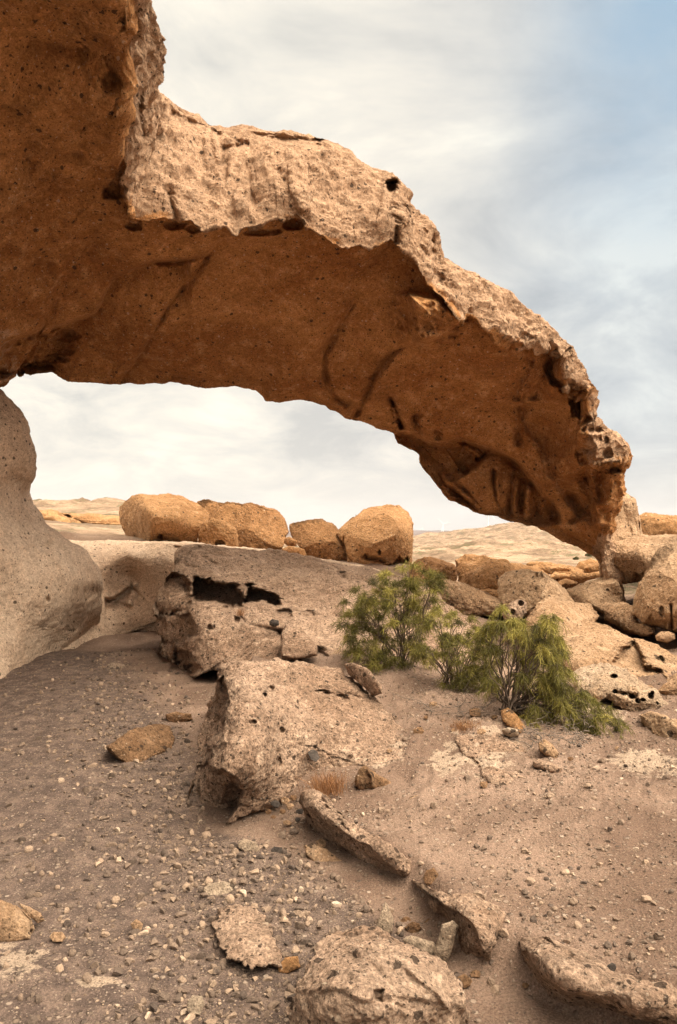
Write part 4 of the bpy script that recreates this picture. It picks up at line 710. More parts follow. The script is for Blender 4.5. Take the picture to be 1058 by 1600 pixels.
rock('rock', 'tan rock at the right edge beside the honeycombed boulder', d5([(950, 760), (1000, 700), (1058, 650), (1200, 640), (1200, 860), (1058, 870), (1000, 820)]), 6.5, .25, .7, 5, TAN, 'rock', rough=.6, seed=46, pit=.015)
rock('boulder', 'rounded ochre rock on the skyline at right edge, behind the arch foot', d2([(790, 1240), (840, 1215), (920, 1225), (1040, 1222), (1200, 1240), (1250, 1400), (1000, 1400), (800, 1370)]), 14.5, .5, 2.0, 5, ORAN, 'boulder', rough=.5, seed=47)
gl = 'sunlit orange ledges below the arch'
for i, (pl, Y, lb) in enumerate([
    ([(300, 30), (340, 5), (420, 15), (500, 60), (510, 75), (400, 82), (310, 60)], 15.0, 'sunlit orange rounded ledge rock, nearest the wedge boulder, below the arch'),
    ([(290, 95), (330, 60), (420, 80), (520, 70), (620, 60), (560, 90), (460, 130), (330, 130)], 14.0, 'thin stepped layers of orange rock behind the big grey-tan boulder'),
    ([(500, 30), (530, 5), (570, -2), (640, 5), (650, 40), (600, 60), (520, 65)], 15.5, 'small sunlit orange hump with a dark gap beside the arch foot'),
    ([(180, 20), (250, -5), (310, -2), (330, 20), (310, 60), (230, 45)], 16.5, 'far end of the orange ledges seen over the wedge boulder'),
    ([(330, 125), (400, 105), (470, 115), (440, 150), (390, 160), (340, 150)], 12.6, 'bright orange rock lip just above the triangular brown rock'),
    ([(600, -20), (640, -30), (690, 20), (700, 80), (660, 70), (630, 50)], 12.4, 'bright sliver of rock lit by sun at the foot of the arch')]):
    rock('rock', lb, d5(pl), Y, .25, 1.2, 5, ORAN, 'rock', gl, rough=1.0, seed=50 + i, layers=.05, p=.4)
rock('boulder', 'small pale pointed boulder in the valley below the arch, beyond the orange ledges', d4([(880, 290), (900, 262), (950, 248), (1000, 265), (1015, 300), (960, 318), (890, 305)]), 19, .4, 1.5, 5, ORAN, 'boulder', rough=.7, seed=58)
rock('rock', 'low cracked ochre rock in the valley, left of the pale pointed boulder', d4([(660, 270), (700, 255), (770, 262), (850, 280), (920, 300), (900, 325), (780, 325), (700, 300)]), 17.5, .5, 2.0, 5, ORAN, 'rock', rough=.9, seed=59, layers=.06)
rock('rock', 'pale flat rock sloping down just behind the left bush', c6([(80, 330), (200, 240), (300, 215), (330, 260), (300, 400), (120, 430)]), [(570, 1010, 7.6), (620, 960, 8.4), (680, 950, 8.9), (650, 1030, 7.4)], .15, .6, 5, PALE, 'rock', rough=.6, seed=60, pit=.015)

# ---------------------------------------------------------------- foreground rocks
def grock(name, label, poly, z0, sub, mat, hgt=None, tb=None, cat='stone', group=None, tf=None, **kw):
    """a loose rock standing on the ground: its lowest outline point touches height z0"""
    p = np.asarray(poly, float); b = p[p[:, 1].argmax()]; yb_ = Yz(b[0], b[1] - 2, z0); wpx = np.ptp(p[:, 0]) * yb_ / F
    T_ = tb if tb else wpx * .55
    # upper outline leans back so that the top face is seen
    top = p[p[:, 1].argmin()]; dy = (b[1] - top[1])
    D = lambda px, py: yb_ + (b[1] - py) / max(dy, 1) * (hgt if hgt is not None else T_ * .55) 
    return rock(name, label, poly, D, tf if tf else T_ * .25, T_ * .6, sub, mat, cat, group, **kw)
rock('rock', 'long narrow pitted rock lying diagonally below the big slab', [(471, 1250), (474, 1240), (485, 1237), (503, 1241), (512, 1252), (529, 1275), (577, 1300), (619, 1330), (640, 1348), (645, 1368), (640, 1381), (628, 1385), (595, 1369), (547, 1346), (505, 1314), (480, 1290)],
     [G(487, 1241, .23), G(512, 1255, .23), G(545, 1282, .21), G(577, 1301, .19), G(640, 1350, .13), G(491, 1262, .23), G(512, 1280, .22), G(536, 1296, .20), G(566, 1315, .18), G(597, 1340, .16), G(630, 1362, .12), G(478, 1285, .03), G(505, 1312, 0), G(550, 1344, 0), G(595, 1368, 0), G(630, 1383, 0)], .03, .22, 7, PALE, 'rock', c=(556, 1312), p=.3, jag=.05, rough=.6, lump=.4, seed=61, st_=[('area', [(468, 1262), (491, 1268), (512, 1286), (536, 1301), (566, 1320), (597, 1345), (626, 1366), (640, 1392), (600, 1400), (500, 1340), (465, 1300)], 2, .045), ('groove', [(505, 1255), (520, 1275), (530, 1300)], 3, .015)], pit=.012, pitscale=.6)
rock('rock', 'pitted tan rock with brown shaded front, middle of the diagonal row', [(642, 1375), (655, 1376), (680, 1390), (738, 1398), (784, 1412), (792, 1432), (780, 1455), (768, 1482), (768, 1512), (745, 1510), (722, 1500), (708, 1468), (684, 1432), (668, 1402)],
     [G(650, 1378, .12), G(700, 1396, .2), G(784, 1413, .18), G(790, 1435, .17), G(684, 1412, .19), G(720, 1427, .2), G(740, 1446, .19), G(754, 1482, .12), G(768, 1512, -.01), G(722, 1500, 0), G(702, 1466, 0), G(684, 1436, .02), G(765, 1450, .18)], .03, .25, 7, PALE, 'rock', c=(732, 1440), p=.3, jag=.05, rough=.65, lump=.35, seed=62, pit=.012, pitscale=.6, st_=[('area', c8([(400, 385), (430, 400), (520, 460), (540, 500), (560, 555), (480, 560), (450, 500), (400, 430), (380, 390)]), 2, .06)])
rock('rock', 'dark brown block wedged behind the middle rock of the diagonal row', [(768, 1470), (790, 1464), (812, 1468), (820, 1500), (808, 1524), (775, 1522), (765, 1500)], [G(790, 1468, .1), G(790, 1520, 0)], .05, .2, 5, BROWN, 'rock', rough=.7, seed=63)
rock('rock', 'wide dark-pitted rock running out of frame at the lower right corner', [(816, 1470), (845, 1460), (893, 1484), (930, 1500), (964, 1520), (1058, 1550), (1180, 1600), (1200, 1680), (1058, 1625), (1000, 1600), (960, 1596), (904, 1582), (857, 1558), (822, 1528)],
     [G(830, 1466, .2), G(893, 1486, .23), G(964, 1521, .23), G(1058, 1552, .21), G(1150, 1600, .2), G(822, 1484, .2), G(845, 1522, .2), G(880, 1545, .2), G(934, 1558, .19), G(994, 1587, .17), G(1100, 1640, .17), G(824, 1525, 0), G(857, 1556, 0), G(904, 1580, 0), G(960, 1594, .02), G(1000, 1606, .02)], .03, .35, 7, PALE, 'rock', c=(985, 1552), p=.3, jag=.05, rough=.7, lump=.35, seed=64, st_=[('area', c8([(640, 530), (665, 535), (700, 600), (760, 638), (850, 660), (950, 708), (1100, 790), (1000, 800), (800, 710), (640, 610)]), 2, .06)], pit=.016, pitscale=.7)
rock('boulder', 'large rough boulder with ochre base and dark square hole, at the bottom edge', [(440, 1640), (446, 1600), (455, 1565), (464, 1539), (478, 1510), (500, 1485), (523, 1456), (559, 1452), (595, 1458), (630, 1474), (684, 1503), (700, 1530), (708, 1550), (722, 1575), (732, 1600), (740, 1660), (700, 1740), (480, 1740)],
     [G(523, 1457, .25), G(595, 1459, .25), G(640, 1480, .23), G(684, 1504, .19), G(480, 1515, .21), G(466, 1548, .18), G(520, 1548, .26), G(565, 1562, .28), G(620, 1556, .27), G(680, 1560, .2), G(712, 1565, .12), G(730, 1600, .0), G(450, 1600, .05), G(530, 1640, .1), G(620, 1640, .1), G(480, 1690, 0), G(600, 1730, 0), G(700, 1690, 0), G(580, 1510, .26)], .04, .35, 7, PALE, 'boulder', c=(585, 1570), p=.3, rough=.9, jag=.05, lump=.4, seed=65, pit=.012, pitscale=.7, st_=[('area', c8([(258, 630), (288, 632), (285, 665), (262, 660)]), 2, .06), ('area', c8([(40, 640), (100, 640), (160, 625), (230, 660), (300, 650), (380, 655), (500, 690), (520, 900), (20, 900)]), 6, .03), ('ridge', c8([(330, 560), (430, 640), (470, 700)]), 5, .03), ('groove', c8([(150, 520), (250, 560), (300, 610)]), 5, .02)])
rock('stone', 'light grey stone leaning on edge beside the diagonal row', c8([(428, 505), (440, 460), (470, 452), (486, 465), (472, 510), (455, 560), (430, 562), (420, 540)]), [G(700, 1446, .16), G(695, 1500, .03), G(715, 1450, .15)], .03, .07, 5, WHITE, 'stone', rough=.5, seed=66)
rock('stone', 'flat whitish stone lying at the foot of the leaning grey stone', c8([(338, 500), (360, 492), (420, 508), (438, 540), (432, 560), (400, 555), (370, 540), (350, 522)]), [G(640, 1465, .1), G(675, 1500, .02)], .03, .08, 5, WHITE, 'stone', rough=.5, seed=67)
rock('stone', 'pale pointed shard standing behind the bottom boulder', c8([(262, 475), (280, 430), (292, 400), (300, 410), (314, 445), (312, 480), (290, 495)]), [G(600, 1410, .14), G(600, 1462, .04)], .03, .06, 5, WHITE, 'stone', rough=.5, seed=68)
rock('stone', 'small flat rock with overhanging lip on the gravel left of the big slab', c7([(335, 195), (370, 175), (420, 140), (480, 125), (530, 130), (545, 165), (535, 200), (500, 215), (440, 245), (400, 250), (360, 225)]), [G(180, 1170, .13), G(250, 1135, .16), G(200, 1190, .03), G(265, 1160, .08), G(215, 1192, .02)], .08, .5, 6, BROWN, 'rock', rough=.5, seed=69, pit=.012, pitscale=.7)
rock('stone', 'thin brown slab fragment touching the small flat rock on the gravel', c7([(515, 92), (550, 84), (595, 92), (600, 108), (570, 122), (540, 128), (525, 115)]), [G(265, 1115, .12), G(290, 1125, .06)], .05, .25, 5, BROWN, 'stone', rough=.5, seed=70)
grock('stone', 'oval pale stone casting a dark gap on the gravel', c7([(633, 635), (650, 620), (700, 612), (735, 625), (725, 645), (690, 668), (655, 668), (636, 655)]), 0, 5, WHITE, rough=.35, seed=71, pit=.006, pitscale=.5)
grock('stone', 'angular cream stone nearest the foot of the big slab', c7([(742, 490), (760, 478), (800, 492), (812, 518), (795, 530), (765, 520), (745, 510)]), 0, 5, WHITE, rough=.5, seed=72)
grock('stone', 'dark round stone right of the angular cream stone', c7([(845, 515), (855, 505), (880, 507), (886, 520), (870, 533), (848, 530)]), 0, 4, BASALT, rough=.5, seed=73)
grock('stone', 'low tan stone under the long diagonal rock', c7([(945, 500), (975, 494), (1020, 510), (1058, 545), (1090, 560), (1050, 572), (1000, 565), (960, 535)]), 0, 5, TANS, rough=.6, seed=74)
grock('stone', 'round pebble in front of the long diagonal rock', c7([(983, 490), (1000, 478), (1018, 488), (1015, 505), (995, 509)]), 0.02, 4, TANS, rough=.3, seed=75)
grock('rock', 'cracked tan rock at the left edge of the path', c7([(-80, 690), (0, 668), (50, 690), (90, 720), (105, 760), (90, 790), (50, 800), (0, 800), (-70, 805)]), 0, 6, TAN, rough=.5, cat='rock', seed=76, pit=.01, pitscale=.7, st_=[('groove', c7([(40, 670), (70, 705), (100, 735), (95, 785)]), 3, .04)])
grock('stone', 'wedge splinter broken off the cracked rock at the left edge', c7([(55, 680), (90, 690), (130, 712), (140, 735), (120, 745), (90, 720)]), 0.03, 5, TANS, rough=.5, seed=77)
grock('stone', 'small tan stone right of the cracked rock at left edge', c7([(153, 785), (165, 770), (195, 770), (207, 788), (195, 802), (165, 802)]), 0, 4, TANS, rough=.4, seed=78)
grock('stone', 'small round tan stone alone on the gravel, below centre left', c7([(406, 745), (425, 730), (447, 745), (440, 768), (418, 766)]), 0, 4, TANS, rough=.4, seed=79)
grock('stone', 'rounded grey stone near the bottom edge of the gravel', c7([(585, 985), (600, 968), (630, 970), (640, 995), (625, 1030), (595, 1035), (583, 1010)]), 0, 5, WHITE, rough=.35, seed=80)
rock('rock', 'flat ochre rock patch bedded in the gravel left of the bottom boulder', c7([(655, 740), (700, 700), (780, 698), (830, 720), (838, 770), (870, 840), (880, 880), (780, 880), (720, 850), (680, 800)]), [G(370, 1425, .035), G(400, 1430, .035), G(350, 1450, .03), G(400, 1480, .035), G(430, 1505, .03)], .03, .12, 6, PALE, 'rock', jag=.14, rough=.9, lump=.3, seed=81, pit=.006, pitscale=.5, p=.3)
grock('stone', 'ochre stone against the left side of the bottom boulder', c7([(865, 880), (890, 850), (930, 845), (935, 880), (900, 900), (870, 898)]), 0, 5, ORAN, rough=.5, seed=82)
rock('stone', 'upright triangular brown stone right of the reddish grass tuft', d6([(515, 120), (540, 70), (565, 58), (600, 85), (640, 110), (700, 145), (730, 190), (600, 185), (540, 180), (520, 150)]), [G(565, 1200, .27), G(570, 1235, .14), G(610, 1215, .2)], .05, .2, 5, BROWN, 'stone', rough=.6, seed=83, st_=[('ridge', d6([(570, 65), (600, 110), (605, 180)]), 3, .03)])
grock('stone', 'small dark brown stone behind the upright triangular stone', d6([(662, 100), (690, 90), (714, 100), (710, 122), (685, 125), (665, 118)]), .17, 4, BROWN, rough=.5, seed=84)
grock('stone', 'flat tan stone, left of two touching ones on the slope right of the triangular stone', d6([(790, 220), (830, 205), (890, 225), (892, 260), (850, 270), (800, 250)]), .14, 5, TANS, rough=.5, seed=85)
grock('stone', 'smaller tan stone, right of two touching ones on the slope', d6([(893, 225), (920, 212), (945, 225), (945, 255), (910, 262), (893, 245)]), .14, 4, TANS, rough=.5, seed=86)
rock('stone', 'slanting elongated stone at the upper right corner of the big slab', c5([(775, 595), (800, 590), (850, 610), (890, 660), (892, 685), (865, 690), (830, 660), (790, 625)]), [G(545, 1040, .62), G(590, 1080, .5), G(560, 1070, .5)], .06, .2, 5, PALE, 'stone', rough=.5, seed=87)
rock('stone', 'smooth dark oval pebble set in the face of the big slab', c5([(660, 870), (672, 858), (690, 865), (698, 885), (688, 900), (670, 893)]), lambda a, b: Yz(a, b, .27) - .03, .03, .06, 4, BASALT, 'stone', rough=.2, seed=88)
rock('stone', 'dark basalt lump in the upper layered outcrop', c5([(540, 462), (550, 453), (570, 458), (572, 472), (555, 478), (542, 472)]), 7.93, .05, .1, 4, BASALT, 'stone', rough=.3, seed=89)
rock('stone', 'leaning wedge stone set against the foot of the layered outcrop', c5([(575, 500), (590, 470), (640, 480), (690, 540), (690, 565), (620, 575), (580, 570)]), [(440, 985, 7.35), (480, 1020, 7.0), (450, 1025, 7.0)], .1, .3, 5, PALE, 'stone', rough=.7, seed=90, pit=.012)
rock('rock', 'broken pale bedrock slab flush with the slope below the bushes', c6([(378, 640), (395, 618), (440, 612), (520, 622), (560, 645), (610, 680), (608, 705), (590, 730), (600, 770), (540, 785), (480, 765), (440, 720), (400, 680)]), [G(722, 1160, .28), G(790, 1155, .29), G(835, 1185, .26), G(800, 1228, .21), G(760, 1200, .24)], .04, .25, 6, PALE, 'rock', c=(776, 1188), jag=.12, rough=.9, lump=.35, seed=91, layers=.012, pit=.01, p=.3)
rock('stone', 'thick tilted stone under the right bush', c6([(625, 640), (645, 627), (670, 645), (692, 675), (680, 692), (650, 680), (628, 662)]), [G(850, 1160, .36), G(860, 1185, .28)], .05, .15, 5, TAN, 'stone', rough=.5, seed=92)
rock('stone', 'flat dark-edged stone at the end of the broken bedrock slab', c6([(608, 700), (625, 690), (670, 700), (700, 720), (690, 740), (650, 730), (612, 715)]), [G(840, 1192, .3), G(870, 1208, .24)], .05, .15, 5, PALE, 'stone', rough=.5, seed=93)
rock('stone', 'reddish tan block at the stem foot of the right bush', c6([(510, 540), (530, 530), (560, 555), (585, 590), (570, 612), (535, 590), (515, 570)]), [G(790, 1110, .42), G(810, 1145, .31)], .05, .15, 5, ORAN, 'stone', rough=.6, seed=94)
rock('stone', 'whitish stone left below the reddish block under the right bush', c6([(510, 598), (530, 592), (560, 600), (565, 618), (540, 624), (515, 612)]), [G(795, 1140, .36), G(800, 1152, .3)], .04, .12, 4, WHITE, 'stone', rough=.5, seed=95)
grock('stone', 'upright brown stone in the gap after the long diagonal rock', c8([(390, 340), (400, 318), (420, 312), (432, 330), (428, 352), (400, 358)]), .12, 4, BROWN, rough=.5, seed=96)
grock('stone', 'pale stone, nearer the upright brown stone on the slope', c8([(438, 330), (450, 322), (462, 328), (462, 342), (445, 345)]), .12, 4, WHITE, rough=.4, seed=97)
for i, (x, y, r_x, lb, mt) in enumerate([(365, 470, 22, 'brown blocky stone in the cluster left of the middle rock, lowest', BROWN), (412, 455, 18, 'round russet stone in the cluster beside the middle rock, rightmost', BROWN), (348, 452, 15, 'squarish brown stone in the cluster beside the middle rock, leftmost', BROWN), (372, 402, 17, 'pale grey stone at the top of the cluster beside the middle rock', WHITE), (383, 425, 15, 'white-faced stone in the middle of the cluster beside the middle rock', WHITE), (297, 370, 11, 'rounded grey pebble on the gravel left of the cluster', WHITE), (355, 425, 9, 'tiny tan stone in the cluster beside the middle rock', TAN),
    (500, 610, 24, 'dark crumbly stone in the dirt below the middle rock', BROWN), (530, 590, 15, 'smaller crumbly stone above the dark one below the middle rock', BROWN), (660, 620, 10, 'little brown stone near the left end of the lower right rock', BROWN), (885, 575, 16, 'dark stone sitting on the lower right rock', BASALT), (857, 478, 8, 'round tan pebble on the slope above the lower right rock', TAN), (798, 126, 9, 'lone reddish pebble high on the slope', BROWN)]):
    a = np.linspace(0, 2 * PI, 9)[:-1]; rg = np.random.RandomState(200 + i); rad = r_x * rg.uniform(.8, 1.1, 8)
    z0 = 0.22 if 'sitting' in lb else (.15 if i >= 11 else (.02))
    grock('stone', lb, c8([(x + rr_ * math.cos(t), y + rr_ * .85 * math.sin(t)) for rr_, t in zip(rad, a)]), z0, 4, mt, rough=.7, seed=110 + i)

rg = np.random.RandomState(77)
for i, (x, y) in enumerate([(858, 372), (882, 395), (905, 378), (928, 420), (852, 412), (896, 430), (872, 348), (915, 352), (890, 362), (935, 395), (835, 395)]):
    a = np.linspace(0, 2 * PI, 8)[:-1]; rad = rg.uniform(9, 17) * rg.uniform(.75, 1.15, 7)
    grock('stone', 'small stone in the dark heap between big slab and long diagonal rock', c7([(x + r_2 * math.cos(t), y + r_2 * .8 * math.sin(t)) for r_2, t in zip(rad, a)]), .03 + .0006 * (430 - y), 4, (BASALT, BROWN, TANS)[i % 3], rough=.7, seed=300 + i, group='heap of stones at the foot of the slab')
for i, (x, y, r) in enumerate([(300, 520, 15), (252, 604, 17), (212, 600, 9), (232, 598, 9), (430, 545, 20), (470, 572, 14), (448, 605, 15), (275, 560, 8), (330, 570, 9), (400, 590, 13), (490, 560, 11), (180, 560, 8), (160, 665, 9), (530, 690, 9), (415, 510, 12), (360, 600, 8), (455, 770, 14), (350, 715, 9), (165, 590, 7), (725, 690, 9), (890, 640, 9), (870, 655, 7)]):
    a = np.linspace(0, 2 * PI, 8)[:-1]; rad = r * rg.uniform(.75, 1.15, 7)
    pts = c6([(x + r_2 * math.cos(t), y + r_2 * .8 * math.sin(t)) for r_2, t in zip(rad, a)]); yb0 = pts[0][1]
    z0 = gz_at = .33 if y < 620 else .24
    for _ in range(4):
        p0 = P(pts[0][0], yb0, Yz(pts[0][0], yb0, z0)); z0 = float(ground_full(np.array([p0[0]]), np.array([p0[1]]))[0])
    grock('stone', 'small reddish tan stone scattered on the slope below the green shrubs', pts, z0, 4, (TANS, BROWN, PALE)[i % 3], rough=.7, seed=330 + i, group='stones scattered below the shrubs')
# ---------------------------------------------------------------- loose stones (individuals) and gravel (stuff)
STONE_M = tone_mat('loose_stone', [(0.0, (0.07, 0.052, 0.042)), (0.35, (0.20, 0.14, 0.10)), (0.7, (0.34, 0.24, 0.165)), (1.0, (0.50, 0.39, 0.29))], bump=.006)
from mathutils.bvhtree import BVHTree
bpy.context.view_layer.update()
def bvh(objs):
    V, Fc, off = [], [], 0
    for o in objs:
        me = o.data; n = len(me.vertices); c = np.empty(n * 3, np.float32); me.vertices.foreach_get('co', c); c = c.reshape(-1, 3) + np.array(o.matrix_world.translation)
        l = np.empty(len(me.loops), np.int32); me.loops.foreach_get('vertex_index', l)
        V.append(c); Fc.append((l.reshape(len(me.polygons), -1) + off)); off += n
    return V, Fc
blockers = [o for o in bpy.data.objects if o.type == 'MESH' and o is not g_o and o.location.y < 12.5 and o.name.split('.')[0] not in ('span',)]
Vb, Fb = bvh(blockers); BV = BVHTree.FromPolygons(np.vstack(Vb).tolist(), np.vstack([x[:, :3] for x in Fb]).tolist())
def top_z(x, y):
    h = BV.ray_cast(Vector((x, y, 2.6)), Vector((0, 0, -1))); return h[0].z if h[0] is not None else -9
rs = np.random.RandomState(11)
variants = []
for k in range(14):
    dv, df = ico(2); q = dv * rs.uniform(.7, 1.15, 3) * np.array([1, 1, .7])
    for _ in range(7):
        n = rs.normal(size=3); n /= np.linalg.norm(n); ex = np.maximum(0, q @ n - rs.uniform(.4, .75)); q = q - ex[:, None] * n * .95
    q = q + dv * (perlin(dv * 1.7, k * 5)[:, None] * .14); variants.append((q, df))
small = []
for k in range(8):
    dv, df = ico(1 if k < 4 else 0); q = dv * rs.uniform(.65, 1.2, 3) * np.array([1, 1, .75])
    for _ in range(4):
        n = rs.normal(size=3); n /= np.linalg.norm(n); ex = np.maximum(0, q @ n - rs.uniform(.25, .6)); q = q - ex[:, None] * n
    small.append((q, df))
def rot(q, rs):
    a, b = rs.uniform(0, 2 * PI), rs.normal(0, .4); R1 = np.array([[math.cos(a), -math.sin(a), 0], [math.sin(a), math.cos(a), 0], [0, 0, 1]]); R2 = np.array([[1, 0, 0], [0, math.cos(b), -math.sin(b)], [0, math.sin(b), math.cos(b)]])
    return q @ (R1 @ R2).T
# individuals: 110 fist-sized stones
protos = []
def gz1(x, y): return float(ground_full(np.array([x]), np.array([y]))[0])
cnt = 0
while cnt < 120:
    px, py = rs.uniform(0, 1058), rs.uniform(1030, 1600)
    zz0 = .12 if px > 560 else 0.0
    Yg = Yz(px, py, zz0)
    for _ in range(3):
        p0 = P(px, py, Yg); Yg = Yz(px, py, gz1(p0[0], p0[1]))
    p0 = P(px, py, Yg)
    if Yg > 9 or Yg < 1.8 or top_z(p0[0], p0[1]) > gz1(p0[0], p0[1]) + .01: continue
    if px < 300 and rs.rand() < .75: continue
    size = rs.uniform(.011, .024) * (1 + .25 * (Yg > 4))
    q, df = variants[cnt % 14]; t = rs.beta(1.8, 3.4)
    z = gz1(p0[0], p0[1])
    if px > 640: lb, gr = 'small angular stone lying loose on the brown slope', 'small loose stones on the slope'
    else: lb, gr = 'small angular stone lying loose in the grey gravel', 'small loose stones in the gravel'
    o = mesh('stone', rot(q, rs) * size + np.array([p0[0], p0[1], z + size * .3]), df, STONE_M, attrs=dict(tone=np.full(len(q), t)), smooth=False); tag(o, lb, 'stone', gr); cnt += 1
# gravel
def scatter(n, xr, yr, size_lo, size_hi, dens, tone_a, tone_b, seed, big=False):
    rs = np.random.RandomState(seed); V, Fc, T, off = [], [], [], 0
    Yr = np.exp(rs.uniform(math.log(yr[0]), math.log(yr[1]), n * 3)); Xr = rs.uniform(-1, 1, n * 3) * (Yr * .50 + .3)
    gz = ground_full(Xr, Yr); pq = proj(np.stack([Xr, Yr, gz], 1)); d = dens(pq[:, 0], pq[:, 1], Xr, Yr); keep = rs.rand(n * 3) < d
    idx = np.nonzero(keep)[0][:n]
    for i in idx:
        x, y = Xr[i], Yr[i]
        s = size_lo * (size_hi / size_lo) ** (rs.rand() ** 4.8) * (1 + .05 * y)
        if y < 12 and s > .006 and top_z(x, y) > gz[i] + .02: continue
        q, df = small[rs.randint(4)] if s > .008 else small[4 + rs.randint(4)]
        V.append(rot(q, rs) * s + np.array([x, y, gz[i] + s * .25])); Fc.append(df + off); off += len(q); T.append(np.full(len(q), rs.beta(tone_a, tone_b)))
    return np.vstack(V), np.vstack(Fc), np.concatenate(T)
def dn_path(px, py, X, Y):
    # a drift of coarse gravel runs down the middle of the path
    ridge_x = np.interp(py, [1020, 1100, 1200, 1300, 1400, 1500, 1600], [180, 190, 230, 330, 430, 480, 420]); wd = np.interp(py, [1020, 1200, 1300, 1400, 1600], [60, 110, 160, 190, 190])
    edge = np.interp(py, [1000, 1170, 1300, 1330, 1470, 1640], [260, 305, 330, 470, 640, 780])
    return np.clip(np.exp(-((px - ridge_x) / wd) ** 2) + .16, 0, 1) * (px < edge + 12) * (py > 1000)
def dn_slope(px, py, X, Y):
    edge = np.interp(py, [1000, 1170, 1300, 1330, 1470, 1640], [260, 305, 330, 520, 680, 800])
    return (px > edge) * (py > 1040) * np.clip(.45 + .6 * perlin(np.stack([X, Y, 0 * X], 1) * 2.0, 5), .08, 1)
gvv, gff, gt = scatter(int(42000 * Q), None, (1.9, 10.5), .0018, .022, dn_path, 1.6, 3.2, 5)
tag(mesh('gravel', gvv, gff, STONE_M, attrs=dict(tone=gt), smooth=False, origin=False), 'grey and tan gravel strewn along the path', 'gravel', kind='stuff')
gvv, gff, gt = scatter(int(36000 * Q), None, (1.9, 9.0), .0020, .012, dn_slope, 2.0, 2.8, 6)
tag(mesh('gravel', gvv, gff, STONE_M, attrs=dict(tone=gt), smooth=False, origin=False), 'fine tan rubble on the brown slope', 'rubble', kind='stuff')

# ---------------------------------------------------------------- shrubs
BARK = plain_mat('shrub_bark', (0.10, 0.068, 0.045), .9, .35, 60)
DEAD = plain_mat('dead_wood', (0.13, 0.098, 0.075), .9, .35, 60)
LEAF = tone_mat('shrub_leaf', [(0.0, (0.055, 0.048, 0.013)), (0.5, (0.15, 0.133, 0.028)), (1.0, (0.35, 0.295, 0.07))], .6, transl=.2)
def tube(pts, r0, r1, V, Fc, off, n=5):
    pts = np.asarray(pts); m = len(pts); T = np.gradient(pts, axis=0); T /= np.linalg.norm(T, axis=1)[:, None] + 1e-9
    up = np.array([.3, .2, 1.0]); A = np.cross(T, up); A /= np.linalg.norm(A, axis=1)[:, None] + 1e-9; B = np.cross(T, A); rr_ = np.linspace(r0, r1, m)
    th = np.arange(n) * 2 * PI / n; ring = pts[:, None] + rr_[:, None, None] * (np.cos(th)[None, :, None] * A[:, None] + np.sin(th)[None, :, None] * B[:, None])
    V.append(ring.reshape(-1, 3)); i, j = np.meshgrid(np.arange(m - 1), np.arange(n), indexing='ij'); j2 = (j + 1) % n
    Fc.append(np.stack([(i * n + j).ravel(), (i * n + j2).ravel(), ((i + 1) * n + j2).ravel(), ((i + 1) * n + j).ravel()], 1) + off); return off + m * n
def inside_poly(poly, x, y):
    c = False; n = len(poly)
    for i in range(n):
        a, b = poly[i], poly[(i + 1) % n]
        if (a[1] > y) != (b[1] > y) and x < (b[0] - a[0]) * (y - a[1]) / (b[1] - a[1] + 1e-9) + a[0]: c = not c
    return c
